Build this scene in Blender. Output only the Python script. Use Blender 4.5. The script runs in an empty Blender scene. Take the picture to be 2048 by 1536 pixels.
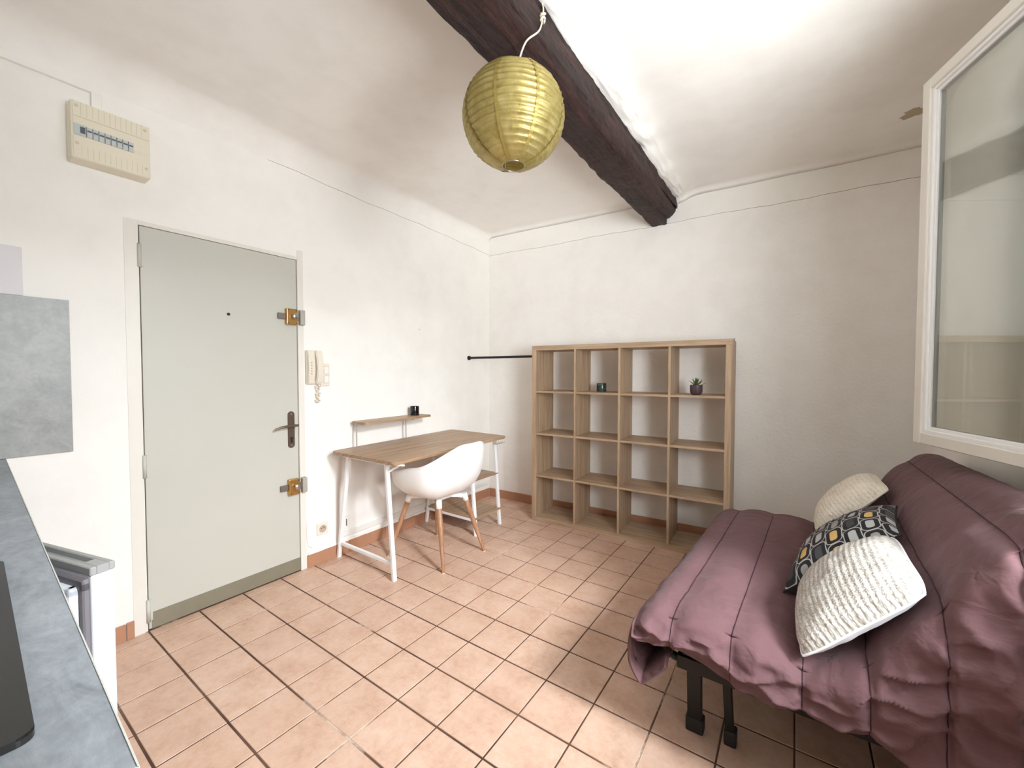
import bpy, bmesh, math, random
from mathutils import Vector, Matrix, noise
random.seed(7)
PI = math.pi
S = bpy.context.scene
COL = S.collection

# ------------------------------------------------------------------ camera
cam_d = bpy.data.cameras.new('camera')
cam_d.sensor_fit = 'HORIZONTAL'; cam_d.sensor_width = 36.0
cam_d.lens = 820.43 / 2048 * 36.0
cam_d.clip_start = 0.02
cam = bpy.data.objects.new('camera', cam_d); COL.objects.link(cam)
CAM = Vector((2.5497, -3.2668, 1.2537))
yaw, pitch, roll = 0.6068, 0.0295, -0.0009
cy, sy_, cp, sp = math.cos(yaw), math.sin(yaw), math.cos(pitch), math.sin(pitch)
fw = Vector((-sy_*cp, cy*cp, -sp)); rt = Vector((cy, sy_, 0)); dn = fw.cross(rt)
r2 = math.cos(roll)*rt + math.sin(roll)*dn; d2 = -math.sin(roll)*rt + math.cos(roll)*dn
M = Matrix.Identity(4)
for i in range(3):
    M[i][0] = r2[i]; M[i][1] = -d2[i]; M[i][2] = -fw[i]; M[i][3] = CAM[i]
cam.matrix_world = M
S.camera = cam

# ------------------------------------------------------------------ world, daylight, exposure
w = bpy.data.worlds.new('sky'); S.world = w; w.use_nodes = True
bgn = w.node_tree.nodes['Background']
bgn.inputs[0].default_value = (0.80, 0.90, 1.0, 1); bgn.inputs[1].default_value = 2.8
def area(name, loc, target, sx, sz, watts, color):
    l = bpy.data.lights.new(name, 'AREA'); l.shape = 'RECTANGLE'; l.size = sx; l.size_y = sz; l.energy = watts; l.color = color
    o = bpy.data.objects.new(name, l); COL.objects.link(o); o.location = loc
    o.rotation_euler = (Vector(target)-Vector(loc)).to_track_quat('-Z', 'Y').to_euler()
# the strip of bright sky above the street, and the sunlit house fronts along it, both outside the window
area('sky_strip', (4.70, -2.62, 2.85), (1.9, -1.75, 0.5), 0.50, 0.75, 172.0, (0.88, 0.95, 1.0))
area('street_front', (4.05, -2.98, 1.25), (1.7, -0.55, 1.45), 1.00, 1.45, 104.0, (0.945, 0.975, 1.0))
S.view_settings.view_transform = 'Standard'; S.view_settings.look = 'None'
S.view_settings.gamma = 1.0; S.view_settings.use_curve_mapping = False
S.view_settings.exposure = 0.54
S.cycles.diffuse_bounces = 8; S.cycles.max_bounces = 14

# ------------------------------------------------------------------ material helpers
def lin(c):
    c = c/255.0
    return c/12.92 if c <= 0.04045 else ((c+0.055)/1.055)**2.4
def rgb(r, g, b): return (lin(r), lin(g), lin(b), 1)
class NT:
    def __init__(s, name):
        s.m = bpy.data.materials.new(name); s.m.use_nodes = True
        s.t = s.m.node_tree; s.n = s.t.nodes; s.b = s.n['Principled BSDF']
    def node(s, ty, **kw):
        nd = s.n.new(ty)
        for k, v in kw.items(): setattr(nd, k, v)
        return nd
    def link(s, a, b): s.t.links.new(a, b)
    def coord(s, kind='Object', scale=(1, 1, 1), rot=(0, 0, 0)):
        mp = s.node('ShaderNodeMapping'); mp.inputs['Scale'].default_value = scale; mp.inputs['Rotation'].default_value = rot
        if kind == 'World':
            g = s.node('ShaderNodeNewGeometry'); s.link(g.outputs['Position'], mp.inputs[0])
        else:
            tc = s.node('ShaderNodeTexCoord'); s.link(tc.outputs[kind], mp.inputs[0])
        return mp.outputs[0]
    def noise(s, vec, scale, detail=4, rough=0.55, dist=0):
        nd = s.node('ShaderNodeTexNoise'); s.link(vec, nd.inputs['Vector'])
        nd.inputs['Scale'].default_value = scale; nd.inputs['Detail'].default_value = detail
        nd.inputs['Roughness'].default_value = rough; nd.inputs['Distortion'].default_value = dist
        return nd.outputs['Fac']
    def ramp(s, fac, stops):
        r = s.node('ShaderNodeValToRGB'); e = r.color_ramp.elements
        while len(e) > 1: e.remove(e[-1])
        e[0].position = stops[0][0]; e[0].color = stops[0][1]
        for p, c in stops[1:]:
            k = e.new(p); k.color = c
        s.link(fac, r.inputs[0]); return r.outputs[0]
    def mix(s, fac, a, b, mode='MIX'):
        m = s.node('ShaderNodeMix', data_type='RGBA', blend_type=mode)
        for sock, v in ((m.inputs[0], fac), (m.inputs[6], a), (m.inputs[7], b)):
            if isinstance(v, (int, float, tuple)): sock.default_value = v
            else: s.link(v, sock)
        return m.outputs[2]
    def math(s, op, a, b=None, c=None):
        m = s.node('ShaderNodeMath', operation=op)
        for i, v in enumerate((a, b, c)):
            if v is None: continue
            if isinstance(v, (int, float)): m.inputs[i].default_value = v
            else: s.link(v, m.inputs[i])
        return m.outputs[0]
    def bump(s, h, strength=0.3, dist=0.01, prev=None):
        b = s.node('ShaderNodeBump'); b.inputs['Strength'].default_value = strength; b.inputs['Distance'].default_value = dist
        s.link(h, b.inputs['Height'])
        if prev is not None: s.link(prev, b.inputs['Normal'])
        return b.outputs[0]
    def out(s, color=None, rough=None, normal=None, metal=None, **kw):
        for k, v in (('Base Color', color), ('Roughness', rough), ('Normal', normal), ('Metallic', metal)):
            if v is None: continue
            if isinstance(v, (int, float, tuple)): s.b.inputs[k].default_value = v
            else: s.link(v, s.b.inputs[k])
        for k, v in kw.items(): s.b.inputs[k.replace('_', ' ')].default_value = v
        return s.m

def m_plain(name, col, rough=0.5, metal=0.0, var=0.06, scale=8, bump=0.0, bscale=60, **kw):
    t = NT(name); v = t.coord('Object')
    n = t.noise(v, scale, 4)
    c = t.mix(t.math('MULTIPLY', n, var*2), col, (col[0]*0.55, col[1]*0.55, col[2]*0.55, 1))
    nm = t.bump(t.noise(v, bscale, 3), bump, 0.004) if bump else None
    return t.out(c, rough, nm, metal, **kw)

def m_plaster(name, col, col2, fine, coarse, fs=160, cs=26, cdist=0.004):
    t = NT(name); v = t.coord('World')
    big = t.noise(v, 0.9, 4, 0.5); mid = t.noise(v, 5, 5, 0.6)
    f = t.math('MULTIPLY', t.math('ADD', big, mid), 0.5)
    c = t.ramp(f, [(0.36, col2), (0.52, col), (0.70, (min(1, col[0]*1.03), min(1, col[1]*1.03), min(1, col[2]*1.02), 1))])
    b1 = t.bump(t.noise(v, cs, 4, 0.6), coarse, cdist)
    b2 = t.bump(t.noise(v, fs, 2, 0.5), fine, 0.0015, b1)
    b3 = t.bump(t.noise(v, 3.0, 3), 0.18, 0.02, b2)
    return t.out(c, 0.85, b3)

def m_wood(name, c1, c2, c3, axis='Z', rough=0.5, scale=1.0):
    t = NT(name)
    sc = {'X': (0.6, 14, 14), 'Y': (14, 0.6, 14), 'Z': (14, 14, 0.6)}[axis]
    v = t.coord('Object', tuple(a*scale for a in sc))
    n = t.noise(v, 3.2, 8, 0.62, 0.6)
    v2 = t.coord('Object', tuple(a*scale*3.5 for a in sc)); n2 = t.noise(v2, 6, 3)
    f = t.math('ADD', t.math('MULTIPLY', n, 0.78), t.math('MULTIPLY', n2, 0.22))
    c = t.ramp(f, [(0.33, c1), (0.50, c2), (0.66, c3)])
    return t.out(c, rough, t.bump(n2, 0.08, 0.001))

MAT = {}
MAT['wall_l'] = m_plaster('white_plaster_smooth', rgb(242, 240, 235), rgb(237, 234, 228), 0.10, 0.22)
MAT['wall_b'] = m_plaster('white_plaster_roughcast', rgb(242, 240, 236), rgb(237, 234, 229), 0.15, 0.55, 170, 55, 0.006)
MAT['ceil'] = m_plaster('ceiling_plaster', rgb(241, 239, 234), rgb(235, 232, 226), 0.05, 0.14)
MAT['paint'] = m_plain('white_gloss_paint', rgb(233, 229, 220), 0.35, var=0.08, bump=0.12, bscale=30)
MAT['door'] = m_plain('grey_door_paint', rgb(200, 199, 189), 0.42, var=0.07, scale=3, bump=0.05, bscale=25)
MAT['kick'] = m_plain('olive_kick_plate', rgb(146, 141, 122), 0.40, 0.25, var=0.2, scale=14)
MAT['brass'] = m_plain('lacquered_brass', rgb(196, 152, 88), 0.32, 0.75, var=0.15)
MAT['steel'] = m_plain('brushed_steel', rgb(190, 186, 180), 0.28, 0.9, var=0.1)
MAT['dull_steel'] = m_plain('dull_steel', rgb(140, 130, 126), 0.45, 0.6, var=0.2)
MAT['strike'] = m_plain('grey_painted_steel', rgb(186, 182, 172), 0.45, 0.2, var=0.15)
MAT['bronze'] = m_plain('aged_bronze', rgb(122, 106, 92), 0.38, 0.65, var=0.25, scale=40)
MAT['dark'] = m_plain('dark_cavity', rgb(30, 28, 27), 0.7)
MAT['cream'] = m_plain('cream_plastic', rgb(230, 223, 202), 0.45, var=0.06, scale=5)
MAT['cream_d'] = m_plain('yellowed_plastic', rgb(214, 204, 178), 0.5, var=0.15)
MAT['phone'] = m_plain('ivory_plastic', rgb(232, 224, 208), 0.4, var=0.05)
MAT['phone_d'] = m_plain('ivory_plastic_shadow_line', rgb(190, 172, 155), 0.5)
MAT['white_pl'] = m_plain('white_plastic', rgb(238, 236, 230), 0.38, var=0.04)
MAT['breaker'] = m_plain('pale_grey_breaker', rgb(196, 202, 200), 0.4)
MAT['breaker_d'] = m_plain('dark_grey_breaker', rgb(92, 98, 104), 0.4)
MAT['white_met'] = m_plain('white_powder_coat', rgb(240, 240, 240), 0.35, var=0.03)
MAT['black_met'] = m_plain('black_powder_coat', rgb(24, 23, 23), 0.4, 0.3, var=0.1)
MAT['black_cup'] = m_plain('black_glazed_cup', rgb(22, 20, 20), 0.18, var=0.3, scale=30)
MAT['shell'] = m_plain('white_moulded_plastic', rgb(242, 241, 239), 0.42, var=0.02)
MAT['legwood'] = m_wood('beech_leg', rgb(140, 98, 70), rgb(166, 122, 90), rgb(184, 142, 110), 'Z', 0.42, 1.4)
MAT['oak'] = m_wood('light_oak_laminate', rgb(146, 122, 98), rgb(176, 150, 122), rgb(196, 172, 145), 'Z', 0.5)
MAT['oak_h'] = m_wood('light_oak_laminate_level', rgb(146, 122, 98), rgb(176, 150, 122), rgb(196, 172, 145), 'X', 0.5)
MAT['deskwood'] = m_wood('washed_oak_desktop', rgb(128, 98, 72), rgb(164, 132, 102), rgb(186, 158, 128), 'Y', 0.42)
MAT['plum_pot'] = m_plain('plum_ceramic', rgb(84, 62, 72), 0.35, var=0.15)
MAT['leaf'] = m_plain('succulent_green', rgb(92, 112, 66), 0.45, var=0.3, scale=20)
MAT['soil'] = m_plain('dark_soil', rgb(52, 38, 30), 0.95, var=0.4, scale=80, bump=0.5)
MAT['white_fridge'] = m_plain('white_enamel', rgb(236, 238, 244), 0.3, var=0.02)
MAT['grey_trim'] = m_plain('grey_fridge_trim', rgb(158, 158, 156), 0.45)
MAT['gasket'] = m_plain('grey_rubber_gasket', rgb(120, 116, 120), 0.6)
MAT['hob'] = m_plain('black_hob_glass', rgb(36, 35, 34), 0.30, var=0.05)
MAT['cab'] = m_wood('brown_cabinet_board', rgb(96, 66, 50), rgb(120, 86, 66), rgb(138, 104, 82), 'Z', 0.5)
MAT['edge'] = m_plain('pale_edge_band', rgb(205, 205, 200), 0.4)
MAT['twine'] = m_plain('white_flex', rgb(214, 204, 182), 0.6)
MAT['chip'] = m_plain('bare_render', rgb(190, 176, 152), 0.95, var=0.3, scale=60, bump=0.6)
MAT['panel_w'] = m_plain('glossy_lilac_white_panel', rgb(222, 219, 222), 0.6, var=0.03)

def _clear():
    t = NT('clear_glass'); t.b.inputs['Transmission Weight'].default_value = 1.0
    return t.out((0.93, 0.96, 0.94, 1), 0.0, IOR=1.5)
MAT['glass'] = _clear()
def _tile():
    t = NT('terracotta_floor_tile'); v = t.coord('World')
    oi = t.node('ShaderNodeObjectInfo')
    n = t.noise(v, 7, 6, 0.65); n2 = t.noise(v, 38, 4, 0.7)
    f = t.math('ADD', t.math('MULTIPLY', n, 0.6), t.math('MULTIPLY', n2, 0.4))
    c = t.ramp(f, [(0.34, rgb(188, 150, 127)), (0.50, rgb(208, 173, 151)), (0.66, rgb(219, 189, 170))])
    c2 = t.mix(t.math('MULTIPLY', oi.outputs['Random'], 0.22), c, rgb(182, 142, 120))
    return t.out(c2, t.math('ADD', 0.36, t.math('MULTIPLY', n2, 0.2)), t.bump(n2, 0.10, 0.002))
MAT['tile'] = _tile()
MAT['skirt'] = m_plain('terracotta_skirting', rgb(188, 138, 108), 0.5, var=0.25, scale=9, bump=0.1)
def _grout():
    t = NT('worn_grout'); v = t.coord('World')
    n = t.noise(v, 2.6, 3, 0.5); n2 = t.noise(v, 40, 3)
    f = t.math('ADD', t.math('MULTIPLY', n, 0.85), t.math('MULTIPLY', n2, 0.15))
    c = t.ramp(f, [(0.40, rgb(74, 50, 37)), (0.58, rgb(104, 76, 59)), (0.66, rgb(200, 180, 163))])
    return t.out(c, 0.9)
MAT['grout'] = _grout()
def _beam():
    t = NT('dark_varnished_timber'); v = t.coord('World', (16, 1.3, 16)); v2 = t.coord('World')
    n = t.noise(v, 2.2, 8, 0.7, 0.8); n2 = t.noise(v2, 45, 4, 0.6)
    c = t.ramp(n, [(0.32, rgb(24, 13, 11)), (0.52, rgb(52, 29, 25)), (0.70, rgb(76, 46, 40))])
    b = t.bump(n, 1.0, 0.02); b = t.bump(n2, 0.6, 0.008, b)
    return t.out(c, 0.55, b, Specular_IOR_Level=0.35)
MAT['beam'] = _beam()
def _concrete(name, c1, c2, c3, s=1.0):
    t = NT(name); v = t.coord('World', (1, 1, 1)); v2 = t.coord('World', (1.2*s, 4*s, 4*s))
    n = t.noise(v, 5, 8, 0.7, 0.5); n2 = t.noise(v2, 9, 8, 0.75, 0.8); n3 = t.noise(v, 70, 3, 0.6)
    f = t.math('ADD', t.math('ADD', t.math('MULTIPLY', n, 0.45), t.math('MULTIPLY', n2, 0.40)), t.math('MULTIPLY', n3, 0.15))
    c = t.ramp(f, [(0.32, c1), (0.50, c2), (0.66, c3)])
    return t.out(c, 0.38, t.bump(n3, 0.08, 0.001))
MAT['worktop'] = _concrete('slate_grey_laminate', rgb(98, 104, 110), rgb(142, 148, 154), rgb(172, 178, 184))
MAT['splash'] = _concrete('concrete_grey_laminate', rgb(128, 130, 130), rgb(154, 156, 154), rgb(174, 175, 172), 0.5)
def _gold():
    t = NT('gold_foil_paper'); v = t.coord('Object')
    n = t.noise(v, 22, 5, 0.65, 0.6); n2 = t.noise(v, 70, 3)
    c = t.ramp(n, [(0.35, rgb(172, 154, 92)), (0.55, rgb(194, 178, 114)), (0.7, rgb(208, 196, 138))])
    b = t.bump(n, 0.30, 0.006); b = t.bump(n2, 0.25, 0.003, b)
    t.out(c, 0.40, b, 0.55)
    tl = t.node('ShaderNodeBsdfTranslucent'); t.link(c, tl.inputs[0]); mx = t.node('ShaderNodeMixShader'); mx.inputs[0].default_value = 0.30
    t.link(t.b.outputs[0], mx.inputs[1]); t.link(tl.outputs[0], mx.inputs[2]); t.link(mx.outputs[0], t.n['Material Output'].inputs[0])
    return t.m
MAT['gold'] = _gold()
MAT['gold_seam'] = m_plain('gold_paper_overlap', rgb(160, 140, 74), 0.5, 0.4, var=0.2, scale=40)
def _duvet():
    t = NT('plum_cotton_cover'); v = t.coord('Object')
    n = t.noise(v, 3, 4); 
    vv = t.coord('Object', (5, 26, 22)); wr = t.noise(vv, 1.0, 3, 0.5, 0.8)
    w3 = t.noise(t.coord('Object', (11, 8, 13)), 1.0, 3, 0.5, 0.8)
    c = t.ramp(n, [(0.35, rgb(99, 68, 71)), (0.65, rgb(109, 77, 80))])
    b = t.bump(wr, 0.30, 0.012); b = t.bump(w3, 0.40, 0.025, b); b = t.bump(t.noise(v, 500, 2), 0.15, 0.001, b)
    return t.out(c, 0.85, b, Sheen_Weight=0.06, Sheen_Roughness=0.4)
MAT['duvet'] = _duvet()
MAT['seam'] = m_plain('plum_seam_thread', rgb(58, 32, 40), 0.9)
def _knit(name, c1, c2, c3, metal, rough):
    t = NT(name); tc = t.node('ShaderNodeTexCoord')
    mp = t.node('ShaderNodeMapping'); mp.inputs['Scale'].default_value = (110, 70, 1); t.link(tc.outputs['UV'], mp.inputs[0])
    vo = t.node('ShaderNodeTexVoronoi'); t.link(mp.outputs[0], vo.inputs['Vector']); vo.inputs['Scale'].default_value = 1.0
    wv = t.node('ShaderNodeTexWave', bands_direction='Y'); t.link(tc.outputs['UV'], wv.inputs['Vector'])
    wv.inputs['Scale'].default_value = 6.5; wv.inputs['Distortion'].default_value = 1.2; wv.inputs['Detail'].default_value = 3
    h = t.math('ADD', t.math('MULTIPLY', vo.outputs['Distance'], -0.5), t.math('MULTIPLY', wv.outputs['Fac'], 0.55))
    n = t.noise(tc.outputs['UV'], 9, 5, 0.6)
    f = t.math('ADD', t.math('ADD', t.math('MULTIPLY', vo.outputs['Distance'], 0.40), t.math('MULTIPLY', n, 0.45)), t.math('MULTIPLY', t.math('SUBTRACT', 1.0, wv.outputs['Fac']), 0.10))
    c = t.ramp(f, [(0.32, c3), (0.52, c2), (0.74, c1)])
    return t.out(c, rough, t.bump(h, 0.6, 0.004), metal)
MAT['knit_s'] = _knit('silver_cream_knit', rgb(142, 132, 120), rgb(190, 184, 175), rgb(226, 224, 219), 0.15, 0.48)
MAT['knit_c'] = _knit('cream_knit', rgb(196, 182, 162), rgb(222, 212, 196), rgb(234, 226, 212), 0.0, 0.8)
MAT['pillow_w'] = m_plain('white_pillow_backing', rgb(232, 234, 238), 0.8, var=0.05, bump=0.2)
def _caps():
    t = NT('black_capsule_print'); tc = t.node('ShaderNodeTexCoord')
    sx = t.node('ShaderNodeSeparateXYZ'); t.link(tc.outputs['UV'], sx.inputs[0])
    u = t.math('MULTIPLY', sx.outputs[1], 6.5); v = t.math('MULTIPLY', sx.outputs[0], 4.4)
    ci = t.math('FLOOR', u); odd = t.math('MODULO', ci, 2.0)
    v = t.math('ADD', v, t.math('MULTIPLY', odd, 0.5)); ri = t.math('FLOOR', v)
    pu = t.math('ABSOLUTE', t.math('SUBTRACT', t.math('FRACT', u), 0.5)); pv = t.math('ABSOLUTE', t.math('SUBTRACT', t.math('FRACT', v), 0.5))
    pv = t.math('MULTIPLY', pv, 1.45)
    def cap(hu, hv, r):
        a = t.math('MAXIMUM', t.math('SUBTRACT', pu, hu-r), 0.0); b = t.math('MAXIMUM', t.math('SUBTRACT', pv, hv-r), 0.0)
        return t.math('SUBTRACT', t.math('SQRT', t.math('ADD', t.math('MULTIPLY', a, a), t.math('MULTIPLY', b, b))), r)
    d1 = cap(0.47, 0.70, 0.33); d2 = cap(0.22, 0.46, 0.18)
    line = t.math('LESS_THAN', t.math('ABSOLUTE', d1), 0.030); fill = t.math('LESS_THAN', d2, 0.0)
    cmb = t.node('ShaderNodeCombineXYZ'); t.link(ci, cmb.inputs[0]); t.link(ri, cmb.inputs[1])
    wn = t.node('ShaderNodeTexWhiteNoise', noise_dimensions='2D'); t.link(cmb.outputs[0], wn.inputs['Vector'])
    fc = t.ramp(wn.outputs['Value'], [(0.0, rgb(70, 70, 74)), (0.30, rgb(176, 176, 176)), (0.60, rgb(204, 168, 104)), (0.70, rgb(58, 56, 58)), (0.88, rgb(150, 148, 148))])
    for nd in t.n:
        if nd.bl_idname == 'ShaderNodeValToRGB': nd.color_ramp.interpolation = 'CONSTANT'
    c = t.mix(fill, rgb(20, 19, 24), fc); c = t.mix(line, c, rgb(178, 174, 172))
    return t.out(c, 0.7, t.bump(t.noise(t.coord('Object'), 400, 2), 0.2, 0.001))
MAT['caps'] = _caps()
def _marble():
    t = NT('dark_green_marble'); v = t.coord('Object')
    n = t.noise(v, 30, 6, 0.7, 1.5)
    c = t.ramp(n, [(0.40, rgb(26, 36, 32)), (0.55, rgb(44, 60, 52)), (0.68, rgb(104, 120, 108))])
    return t.out(c, 0.25)
MAT['marble'] = _marble()

# ------------------------------------------------------------------ mesh helpers
def new_obj(name, bm, mat, parent=None, smooth=False, auto=None):
    me = bpy.data.meshes.new(name)
    bmesh.ops.recalc_face_normals(bm, faces=bm.faces[:])
    bm.to_mesh(me); bm.free()
    if mat is not None: me.materials.append(MAT[mat])
    if smooth:
        for p in me.polygons: p.use_smooth = True
        if auto is not None:
            try: me.set_sharp_from_angle(angle=math.radians(auto))
            except Exception: pass
    o = bpy.data.objects.new(name, me); COL.objects.link(o)
    if parent is not None: o.parent = parent
    return o
def empty(name, loc=(0, 0, 0), rz=0.0):
    o = bpy.data.objects.new(name, None); COL.objects.link(o)
    o.location = loc; o.rotation_euler = (0, 0, rz); o.empty_display_size = 0.05
    return o
def tag(o, label, cat, group=None):
    o['label'] = label; o['category'] = cat
    if group: o['group'] = group
    return o
def struct(o): o['kind'] = 'structure'; return o
def B(): return bmesh.new()
def box(bm, x0, x1, y0, y1, z0, z1, bev=0.0, seg=2):
    t = bmesh.new()
    vs = [t.verts.new((x, y, z)) for z in (z0, z1) for y in (y0, y1) for x in (x0, x1)]
    for f in ((0, 2, 3, 1), (4, 5, 7, 6), (0, 1, 5, 4), (2, 6, 7, 3), (0, 4, 6, 2), (1, 3, 7, 5)):
        t.faces.new([vs[i] for i in f])
    if bev: bmesh.ops.bevel(t, geom=t.edges[:]+t.verts[:], offset=bev, segments=seg, affect='EDGES', profile=0.5)
    join(bm, t); return bm
def join(bm, t, mtx=None):
    if mtx is not None: bmesh.ops.transform(t, matrix=mtx, verts=t.verts[:])
    mp = {}
    for v in t.verts: mp[v.index if False else v] = bm.verts.new(v.co)
    for f in t.faces:
        try: nf = bm.faces.new([mp[v] for v in f.verts]); nf.smooth = f.smooth
        except ValueError: pass
    t.free()
def bar(bm, p, q, wa, wb, up=(0, 0, 1), bev=0.002):
    """rectangular bar from p to q; wa across, wb along 'up'"""
    p, q = Vector(p), Vector(q); d = (q-p); L = d.length; d.normalize()
    a = d.cross(Vector(up)); 
    if a.length < 1e-5: a = d.cross(Vector((1, 0, 0)))
    a.normalize(); b = a.cross(d)
    t = bmesh.new(); box(t, -wa/2, wa/2, -wb/2, wb/2, 0, L, bev, 1)
    m = Matrix.Identity(4)
    for i in range(3): m[i][0] = a[i]; m[i][1] = b[i]; m[i][2] = d[i]; m[i][3] = p[i]
    join(bm, t, m); return bm
def tube(bm, pts, r, n=10, cap=True):
    pts = [Vector(p) for p in pts]; rs = r if isinstance(r, (list, tuple)) else [r]*len(pts)
    rings = []; prev = None
    for i, p in enumerate(pts):
        d = (pts[min(i+1, len(pts)-1)]-pts[max(i-1, 0)]).normalized()
        if prev is None:
            a = d.cross(Vector((0, 0, 1)))
            if a.length < 1e-3: a = d.cross(Vector((1, 0, 0)))
        else: a = prev - d*prev.dot(d)
        a.normalize(); prev = a; b = d.cross(a)
        rings.append([bm.verts.new(p + rs[i]*(math.cos(2*PI*k/n)*a + math.sin(2*PI*k/n)*b)) for k in range(n)])
    for i in range(len(rings)-1):
        for k in range(n):
            f = bm.faces.new((rings[i][k], rings[i][(k+1) % n], rings[i+1][(k+1) % n], rings[i+1][k])); f.smooth = True
    if cap:
        bm.faces.new(rings[0][::-1]); bm.faces.new(rings[-1])
    return bm
def lathe(bm, prof, n=32, c=(0, 0, 0), closed=False):
    rings = []
    for r, z in prof:
        rings.append([bm.verts.new((c[0]+r*math.cos(2*PI*k/n), c[1]+r*math.sin(2*PI*k/n), c[2]+z)) for k in range(n)] if r > 1e-6 else [bm.verts.new((c[0], c[1], c[2]+z))])
    def sew(A, Bq):
        for k in range(n):
            if len(A) == 1 and len(Bq) == 1: return
            if len(A) == 1: bm.faces.new((A[0], Bq[(k+1) % n], Bq[k]))
            elif len(Bq) == 1: bm.faces.new((A[k], A[(k+1) % n], Bq[0]))
            else: bm.faces.new((A[k], A[(k+1) % n], Bq[(k+1) % n], Bq[k]))
    for i in range(len(rings)-1): sew(rings[i], rings[i+1])
    return bm
def prism(bm, poly, z0, z1):
    lo_ = [bm.verts.new((x, y, z0)) for x, y in poly]; hi = [bm.verts.new((x, y, z1)) for x, y in poly]
    bm.faces.new(lo_[::-1]); bm.faces.new(hi); n = len(poly)
    for i in range(n): bm.faces.new((lo_[i], lo_[(i+1) % n], hi[(i+1) % n], hi[i]))
    return bm
def rrect(x0, x1, y0, y1, r, n=6):
    P = []
    for cx, cy_, a0 in ((x1-r, y1-r, 0), (x0+r, y1-r, PI/2), (x0+r, y0+r, PI), (x1-r, y0+r, 1.5*PI)):
        for k in range(n+1):
            a = a0 + PI/2*k/n; P.append((cx+r*math.cos(a), cy_+r*math.sin(a)))
    return P
def cyl(bm, p, q, r, n=20): return tube(bm, [p, q], r, n)
def catmull(P, n):
    out = []; m = len(P)
    for i in range(m-1):
        p0, p1, p2, p3 = P[max(i-1, 0)], P[i], P[i+1], P[min(i+2, m-1)]
        for k in range(n):
            t = k/n
            out.append(tuple(0.5*((2*b)+(-a+c)*t+(2*a-5*b+4*c-d)*t*t+(-a+3*b-3*c+d)*t**3) for a, b, c, d in zip(p0, p1, p2, p3)))
    out.append(tuple(P[-1])); return out

# ================================================================== SETTING
BA = 0.0413; CB, SB = math.cos(BA), math.sin(BA)        # back wall runs at this angle
XR = 3.17                                               # right wall plane
YF = -3.80                                              # front (kitchen) wall
def yback(x): return x*math.tan(BA)

# ---- floor with tiles
fl = empty('floor'); struct(fl)
bm = B(); prism(bm, [(0, YF), (XR, YF), (XR, yback(XR)), (0, 0)], -0.12, -0.0025); new_obj('grout_bed', bm, 'grout', fl)
GX, SXT, GY, SYT = 0.2771, 0.2080, -2.8752, 0.2063
gw, gl = 0.0058, 0.0076       # joint widths (across x, across y)
def tile_bm(poly, h=0.0):
    bm = B(); n = len(poly)
    cx = sum(p[0] for p in poly)/n; cyy = sum(p[1] for p in poly)/n
    def ring(s, z): return [bm.verts.new((p[0]-math.copysign(min(s, abs(p[0]-cx)), p[0]-cx), p[1]-math.copysign(min(s, abs(p[1]-cyy)), p[1]-cyy), z)) for p in poly]
    a = ring(0, -0.007); b = ring(0, -0.0014); c = ring(0.0014, 0)
    bm.faces.new(c)
    for r1, r2_ in ((a, b), (b, c)):
        for i in range(n): bm.faces.new((r1[i], r1[(i+1) % n], r2_[(i+1) % n], r2_[i]))
    return bm
std = None; rest = B(); ntile = 0
for i in range(-2, 15):
    for j in range(-5, 16):
        x0 = max(GX+i*SXT+gw/2, 0.002); x1 = min(GX+(i+1)*SXT-gw/2, XR-0.002)
        y0 = max(GY+j*SYT+gl/2, YF+0.002); y1 = GY+(j+1)*SYT-gl/2
        if x1-x0 < 0.008: continue
        ya, yb = min(y1, yback(x0)-0.002), min(y1, yback(x1)-0.002)
        if y1-y0 < 0.006 or max(ya, yb)-y0 < 0.008: continue
        ya = max(ya, y0+0.002); yb = max(yb, y0+0.002)
        hidden = y1 < -2.98 or (y1 < -2.4 and x0 > 2.3) or (x0 > 2.75) or (x0 > 2.45 and y0 < -1.6)
        full = abs((x1-x0)-(SXT-gw)) < 1e-5 and abs((ya-y0)-(SYT-gl)) < 1e-5 and abs(ya-yb) < 1e-6
        if hidden:
            t = tile_bm([(x0, y0), (x1, y0), (x1, yb), (x0, ya)]); join(rest, t); continue
        if full:
            cx, cyy = (x0+x1)/2, (y0+y1)/2
            if std is None:
                hx, hy = (x1-x0)/2, (y1-y0)/2
                o = new_obj('tile', tile_bm([(-hx, -hy), (hx, -hy), (hx, hy), (-hx, hy)]), 'tile', fl); std = o
            else:
                o = std.copy(); COL.objects.link(o); o.parent = fl
            o.location = (cx, cyy, random.uniform(-0.0006, 0.0002)); o.rotation_euler = (random.uniform(-.002, .002), random.uniform(-.002, .002), random.uniform(-.004, .004))
        else:
            o = new_obj('tile', tile_bm([(x0, y0), (x1, y0), (x1, yb), (x0, ya)]), 'tile', fl)
        ntile += 1
o = new_obj('outlying_tiles', rest, 'tile', fl); o['kind'] = 'stuff'

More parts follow.
